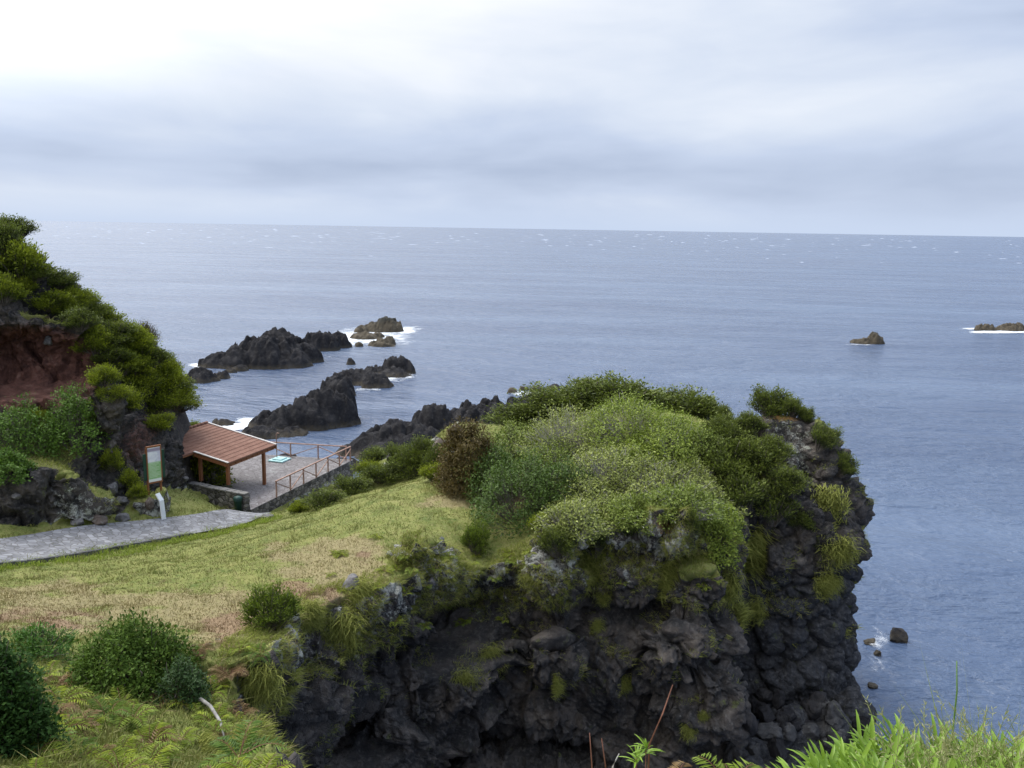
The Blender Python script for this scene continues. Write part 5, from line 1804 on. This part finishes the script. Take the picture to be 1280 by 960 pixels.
for x_, y_, w_, h_, lb_ in [
    (1036, 632, 44, 34, 'bright grass cushion highest on the sunlit right face of the outer crag'),
    (1048, 690, 38, 32, 'bright grass cushion in the middle of the right face of the outer crag'),
    (1032, 730, 34, 26, 'bright grass cushion lowest on the right face of the outer crag'),
    (920, 770, 26, 32, 'vivid green grass tuft left of the dark cleft in the cliff'),
    (948, 762, 20, 28, 'vivid green grass tuft at the edge of the dark cleft in the cliff'),
    (935, 690, 44, 60, 'long curtain of yellow green grass below the gully'),
    (955, 690, 36, 44, 'grass curtain right of the longest one below the gully'),
    (912, 735, 24, 40, 'narrow grass curtain left of the longest one below the gully'),
    (612, 818, 30, 24, 'grass tuft alone on the pale ledge of the dark cliff hollow'),
    (582, 848, 30, 24, 'grass tuft lower left on the pale ledge of the dark cliff hollow'),
    (745, 783, 20, 18, 'small grass tuft on the middle of the cliff face'),
    (778, 855, 22, 20, 'small grass tuft low on the middle of the cliff face'),
    (862, 912, 18, 22, 'small grass tuft low on the smooth cliff buttress'),
    (878, 895, 16, 14, 'tiny grass tuft just right of the low buttress tuft'),
    (693, 855, 20, 26, 'green tuft low on the cliff left of the small middle tufts'),
    (832, 725, 36, 40, 'broad grass tuft hanging under the orange lichen rock'),
    (735, 715, 40, 44, 'grass hanging in the notch right of the grey rim rock'),
    (755, 748, 18, 18, 'small grass tuft under the notch in the rim'),
    (660, 725, 26, 18, 'grass tuft on the lichened face under the grey rim rock'),
    (385, 770, 46, 40, 'grass mop hanging over the dark cliff under the left heath shrub'),
    (430, 790, 44, 44, 'grass mop hanging right of the one under the left heath shrub'),
    (330, 855, 50, 60, 'large pale grass mop on the rim right of the lichened rock'),
    (450, 745, 40, 36, 'grass tuft on the speckled rock right of the rusty grass'),
    (255, 940, 56, 40, 'round pale grass hummock at the bottom of the near slope'),
    (80, 945, 50, 34, 'straw coloured grass hummock beside the glossy corner bush'),
]:
    g, nr_ = hit(x_, y_)
    if g is None: continue
    m = mpp(g)
    if w_ > 44: w_, h_ = w_ * .85, h_ * .8
    o = link('grass_tuft', tuft(int(x_ + y_), w_ * m, h_ * m * 1.15, 1500 if w_ > 30 else 800), M_GRASS)
    hn = Vector((nr_.x, nr_.y, 0))
    o.location = g
    o.rotation_euler = (0, 0, math.atan2(hn.x, -hn.y) if hn.length > .2 else 0)
    tag(o, lb_, 'grass tuft')

# ------------------------------------------------------------------ loose stones, a bare branch
def boulder(px_, py_, w_, h_, label, mat, seed, at=None):
    try: g = at or ground(px_, py_)
    except RuntimeError as e:
        print('SKIP', e, label)
        return
    m = mpp(g)
    bm = bmesh.new()
    bmesh.ops.create_icosphere(bm, subdivisions=4, radius=1)
    A = np.array([v.co[:] for v in bm.verts])
    f1, f2, cid = worley(A * .9 + seed * 3.1)
    A = A * (0.8 + .35 * (_w[cid][:, :1] - .5) + (.12 * fbm(A * 1.6 + seed, 4))[:, None])
    rr_ = np.random.default_rng(seed)
    for _ in range(16):
        nn_ = unit(rr_.normal(size=(1, 3)))[0]
        e_ = np.maximum(0, A @ nn_ - rr_.uniform(.45, .7))
        A = A - e_[:, None] * nn_
    A = A + A * (.09 * fbm(A * 3.0 + seed, 4))[:, None]
    A *= np.array((w_ * m / 1.5, w_ * m / 1.7, h_ * m / 1.15))
    F = np.array([[v.index for v in f.verts] for f in bm.faces])
    bm.free()
    o = link('boulder', np_mesh('boulder', A, F, smooth_=True), mat)
    o.location = g + Vector((0, 0, h_ * m * .22))
    o.rotation_euler = (0, 0, seed)
    return tag(o, label, 'boulder')


def boulder_mat(name, a, b, li=.5):
    t = NT(name)
    p = t.pos()
    n = t.noise(p, 2.5, 7, .65)
    col = t.ramp(n, [(.3, a), (.7, b)])
    col = t.mix(t.math('MULTIPLY', t.step(t.noise(p, 7, 6, .7), .52, .66), li), col, (.34, .35, .32))
    t.bsdf(col, .9, t.bump(t.noise(p, 6, 7, .7), .7, .06), .25)
    return t.m


MB1 = boulder_mat('grey boulder', (.07, .068, .07), (.20, .19, .19))
MB3 = boulder_mat('dark wet boulder', (.02, .02, .022), (.085, .083, .083), .1)
MB2 = boulder_mat('brown boulder', (.06, .045, .04), (.15, .12, .10), .3)
for k, (x_, y_, w_, h_, mt, lb_) in enumerate([
    (152, 650, 20, 11, MB1, 'pale flat boulder beside the path left of the white marker'), (122, 652, 30, 14, MB2, 'brown boulder at the path edge left of the pale flat one'), (95, 655, 18, 9, MB1, 'small grey boulder at the path edge further left'),
    (153, 627, 16, 10, MB1, 'pale boulder on the slope above the flat one'), (142, 615, 14, 14, MB1, 'upright grey stone on the slope below the yellow bushes'), (187, 632, 14, 14, MB2, 'dark boulder at the foot of the white trail marker'),
    (20, 622, 14, 8, MB1, 'small stone on the bank near the left edge'), (232, 600, 8, 6, MB1, 'small stone at the hill foot beside the lawn'),
    (310, 642, 18, 8, MB1, 'flat step stone where the path meets the terrace'), (335, 648, 16, 6, MB1, 'flat stone at the path end below the terrace corner'), (541, 730, 16, 13, MB1, 'small pale pointed stone on the rim below the grey outcrop'), (572, 545, 26, 18, MB2, 'grey lichened boulder left of the brown heath, above the lava shore'),
    (552, 560, 24, 16, MB2, 'lower brownish boulder left of the lichened one above the lava shore'), (492, 574, 22, 11, MB1, 'low grey crested boulder on the shore right of the terrace'), (440, 735, 30, 22, MB1, 'speckled rock at the end of the rusty grass'),
    (60, 428, 12, 12, MB1, 'grey stone stuck in the red hollow wall')]):
    boulder(x_, y_, w_, h_, lb_, mt, k + 1)

for k, (x_, y_, w_, h_, mt, lb_) in enumerate([(1123, 800, 26, 20, M_SROCK, 'single angular dark rock in the water right of the cliff'), (1090, 860, 16, 5, M_SROCK, 'flat dark rock awash at the foot of the cliff, nearer one'), (1088, 804, 18, 6, M_WROCK, 'pale tan rock awash at the foot of the cliff, behind the nearer flat one'), (1096, 820, 9, 8, M_SROCK, 'small dark rock close to the cliff foot between two flat ones')]):
    boulder(x_, y_, w_, h_, lb_, mt, 40 + k, PZ(x_, y_ - 1, 0.0))

rbd = np.random.default_rng(55)
nb = 0
while nb < 34:
    x_, y_ = rbd.uniform(925, 1082), rbd.uniform(868, 950)
    h_, n_n = hit(x_, y_)
    if h_ is None or h_.z > 3.4 or h_.y < 30 or h_.y > 43: continue
    boulder(x_, y_, rbd.uniform(16, 38), rbd.uniform(14, 28), 'dark boulder heaped with others at the wet foot of the cliff', M_SROCK if rbd.random() < .7 else MB3, 100 + nb, h_)['group'] = 'boulders at the foot of the cliff'
    nb += 1

pts = [ground(238, 884) + Vector((0, 0, .1)), ground(252, 888) + Vector((0, 0, .28)), ground(264, 898) + Vector((0, 0, .3)), ground(276, 915) + Vector((0, 0, .25)), ground(281, 930) + Vector((0, 0, .1))]
o0 = pts[0].copy()
m = MB(); m.tube([p - o0 for p in pts], [.03, .045, .04, .035, .02], 9)
br = m.build('bare_branch', mat_simple('bleached wood', (.15, .14, .13), (.32, .31, .29), 6, .9, .5), None, True)
br.location = o0
tag(br, 'bleached grey bare branch curving over the rocks right of the near slope', 'branch')

# ------------------------------------------------------------------ plants at the photographer's feet
def lily(seed, h=.5, nl=40, c1=(0.12, 0.22, 0.014), c2=(0.25, 0.39, 0.04)):
    r = np.random.default_rng(seed)
    P_, F_, C_ = [], [], []
    m_ = 7
    for k in range(nl):
        a = r.uniform(0, 2 * math.pi); l = h * r.uniform(.4, .85); el_ = r.uniform(.25, 1.2)
        z0 = h * r.uniform(.25, .62)
        u = np.linspace(0, 1, m_)
        hx = l * u * math.cos(el_); hz = z0 + l * (u * math.sin(el_) - .30 * u ** 2.2)
        path = np.c_[np.cos(a) * hx, np.sin(a) * hx, hz]
        tg = unit(np.gradient(path, axis=0)); sd = unit(np.cross(tg, np.array((0.0, 0, 1)) + 1e-3)); nn_ = np.cross(sd, tg)
        wd = (.018 * h / .5 * np.sin(np.pi * np.clip(u * .9 + .08, 0, 1)) ** .8)[:, None] * r.uniform(.8, 1.1)
        wd[-1] = .001
        v = np.stack([path - sd * wd + nn_ * wd * .35, path, path + sd * wd + nn_ * wd * .35], 1).reshape(-1, 3)
        b = sum(len(q) for q in P_)
        for i in range(m_ - 1):
            for q in (0, 1): F_.append((b + i * 3 + q, b + i * 3 + q + 1, b + i * 3 + q + 4, b + i * 3 + q + 3))
        P_.append(v)
        C_.append(np.repeat(lerp_col(c1, c2, np.array([np.clip(r.normal(.5, .25), 0, 1)])), len(v), 0))
    tv, tf = tubes(np.array([[(0, 0, -.1), (.005, 0, h * .3), (0, .005, h * .66)]]), .012, .008, 5)
    return np_mesh('stalk', tv, tf), np_mesh('leaves', np.concatenate(P_), np.array(F_), np.concatenate(C_), smooth_=True)


LP = [lily(500 + k) for k in range(5)]
ML = leaf_mat('fresh lance leaf', .42, .28, .35)
MS = mat_simple('green stalk', (.08, .16, .02), (.12, .22, .04), 8, .6, .1)
rl = np.random.default_rng(31)
LG = 'lance leaved plants on the near bluff'
# top pixel, distance
spots = []
for px_ in range(985, 1300, 15):
    edge = np.interp(px_, [985, 1010, 1050, 1090, 1140, 1200, 1240, 1300], [958, 940, 912, 893, 890, 905, 918, 915])
    for row, D_ in ((0, 5.1), (1, 4.7), (2, 4.3), (3, 3.9)):
        spots.append((px_ + rl.uniform(-9, 9), edge + row * 17 + rl.uniform(-6, 10), D_ + rl.uniform(-.2, .2)))
for k, (px_, py_, D_) in enumerate(spots):
    tp_ = P(px_, py_, D_)
    g = drop(tp_.x, tp_.y, tp_.z + 1)
    if g is None: continue
    h_ = tp_.z - g.z
    if h_ < .15: h_ = .15
    h_ = min(h_, .9)
    sx_ = rl.uniform(.8, 1.0)
    plant('lance_leaf_plant', Vector((tp_.x, tp_.y, g.z)), LP[rl.integers(5)], (MS, ML), 'bright green lance leaved plant among many in the lower right corner', 'plant', LG, (sx_, sx_, h_ / .56), rl.uniform(0, 6.28))

# seeding grass among them
P_, C_ = [], []
paths = []
P2, F2, C2 = [], [], []
for k in range(150):
    px_ = rl.uniform(1120, 1310); edge = 915
    D_ = rl.uniform(3.6, 5.2)
    tp_ = P(px_, rl.uniform(882, 945), D_)
    g = drop(tp_.x, tp_.y, tp_.z + 1)
    if g is None: continue
    h_ = max(.3, tp_.z - g.z)
    a = rl.uniform(0, 6.28); bend = rl.uniform(.1, .35)
    u = np.linspace(0, 1, 6)[:, None]
    path = np.array((tp_.x, tp_.y, g.z))[None] + np.array((0, 0, 1.0))[None] * h_ * (u * 1.05 - .05 * u ** 3) + np.array((math.cos(a), math.sin(a), -.25))[None] * bend * u ** 2.5
    paths.append(path)
    n_ = 16
    uu = rl.uniform(.72, 1.0, n_)
    fi = uu * 5; i0 = np.minimum(fi.astype(int), 4); fr = (fi - i0)[:, None]
    pp = path[i0] * (1 - fr) + path[i0 + 1] * fr
    v, f = cards(pp, (path[i0 + 1] - path[i0]) * 4 + rl.normal(0, .35, (n_, 3)), .035, .006, rl)
    F2.append(f + sum(len(q) for q in P2)); P2.append(v)
    C2.append(rep4(lerp_col((0.28, 0.30, 0.13), (0.45, 0.43, 0.24), rl.random(n_))))
tv, tf = tubes(np.array(paths), .0028, .0012)
nv = len(tv)
allv = np.concatenate([tv] + P2); allf = np.concatenate([tf] + [f + nv for f in F2])
allc = np.concatenate([np.tile((0.22, 0.27, 0.08), (nv, 1))] + C2)
tag(link('seeding_grass', np_mesh('seeding_grass', allv, allf, allc), M_GRASS), kind='stuff')
n = 2600
px_ = rl.uniform(1000, 1310, n); D_ = rl.uniform(3.2, 5.2, n)
bp = []
for a, b in zip(px_, D_):
    q = P(a, 930, b); g = drop(q.x, q.y, 30)
    bp.append((q.x, q.y, (g.z if g else 20)))
bp = np.array(bp)
v, f, c = blades(bp, unit(np.c_[rl.normal(0, .25, n), rl.normal(0, .25, n), np.ones(n)]), rl.normal(0, .45, (n, 3)), rl.uniform(.2, .5, n) * (.7 + .5 * (px_ > 1180)), rl.uniform(.005, .010, n), lerp_col((0.14, 0.21, 0.03), (0.36, 0.36, 0.12), rl.random(n)), rl)
tag(link('bluff_grass', np_mesh('bluff_grass', v, f, c), M_GRASS), kind='stuff')


def stem_from(px0, py0, px1, py1, D_, r0, r1, name, label, cat, mat, bend=.04):
    a, b = P(px0, py0, D_), P(px1, py1, D_ + .05)
    g = drop(a.x, a.y, a.z + .5)
    base = Vector((a.x, a.y, min(a.z, g.z if g else a.z) - .05))
    m = MB()
    mid = a.lerp(b, .5) + Vector((bend, 0, bend))
    m.tube([Vector((0, 0, 0)), a - base + Vector((0, 0, .001)), mid - base, b - base], [r0, r0, (r0 + r1) / 2, r1], 6)
    o = m.build(name, mat, None, True)
    o.location = base
    return tag(o, label, cat), base, a, b


stem_from(812, 930, 841, 856, 4.6, .006, .003, 'dry_twig', 'tall leaning red brown bare stem against the dark cliff', 'twig', M_RED, .01)
stem_from(740, 958, 737, 916, 4.5, .004, .0025, 'dry_twig', 'leftmost short bare brown stem at the bottom edge', 'twig', M_RED, 0)
stem_from(757, 958, 752, 923, 4.5, .004, .0025, 'dry_twig', 'second short bare brown stem at the bottom edge', 'twig', M_RED, 0)
stem_from(766, 958, 774, 942, 4.5, .005, .003, 'dry_twig', 'short grey bare twig right of the two brown stems', 'twig', M_PALE, 0)
for px_, py_, rz_, s_, lb_, kk in [(808, 926, 0.3, .26, 'fresh green leafy sprig beside the tall bare stem', 0), (796, 938, 1.2, .20, 'smaller green sprig left of the leafy sprig', 1)]:
    tp_ = P(px_, py_, 4.55); g = drop(tp_.x, tp_.y, 30)
    h_ = tp_.z - g.z
    ms = lily(600 + kk, .17, 18)
    A = empty('leafy_sprig', Vector((tp_.x, tp_.y, g.z)), rz_, lb_, 'sprig')
    m = MB(); m.tube([(0, 0, -.05), (.01, 0, h_ * .5), (0, 0, h_ - .05)], [.005, .004, .003], 6); m.build('twig', M_RED, A, True)
    c = link('leaves', ms[1], ML, A); c.location = (0, 0, h_ - .14); c.scale = (.9, .9, 1)
for px_, py_, s_, lb_, kk in [(845, 945, .30, 'small red tinged fern frond at the bottom edge below the cliff', 4), (915, 950, .42, 'spread yellow green fern at the bottom edge left of the bright plants', 0), (958, 962, .36, 'reddish fern at the bottom edge next to the bright plants', 4)]:
    tp_ = P(px_, py_, 4.5); g = drop(tp_.x, tp_.y, 30)
    plant('fern', Vector((tp_.x, tp_.y, tp_.z - .22)), FE[kk], FM, lb_, 'fern', None, (s_, s_, s_), 1.0)
o, *_ = stem_from(1192, 905, 1196, 826, 4.9, .006, .003, 'tall_reed', 'single tall upright grass blade rising in front of the sea', 'reed', MS, 0.01)
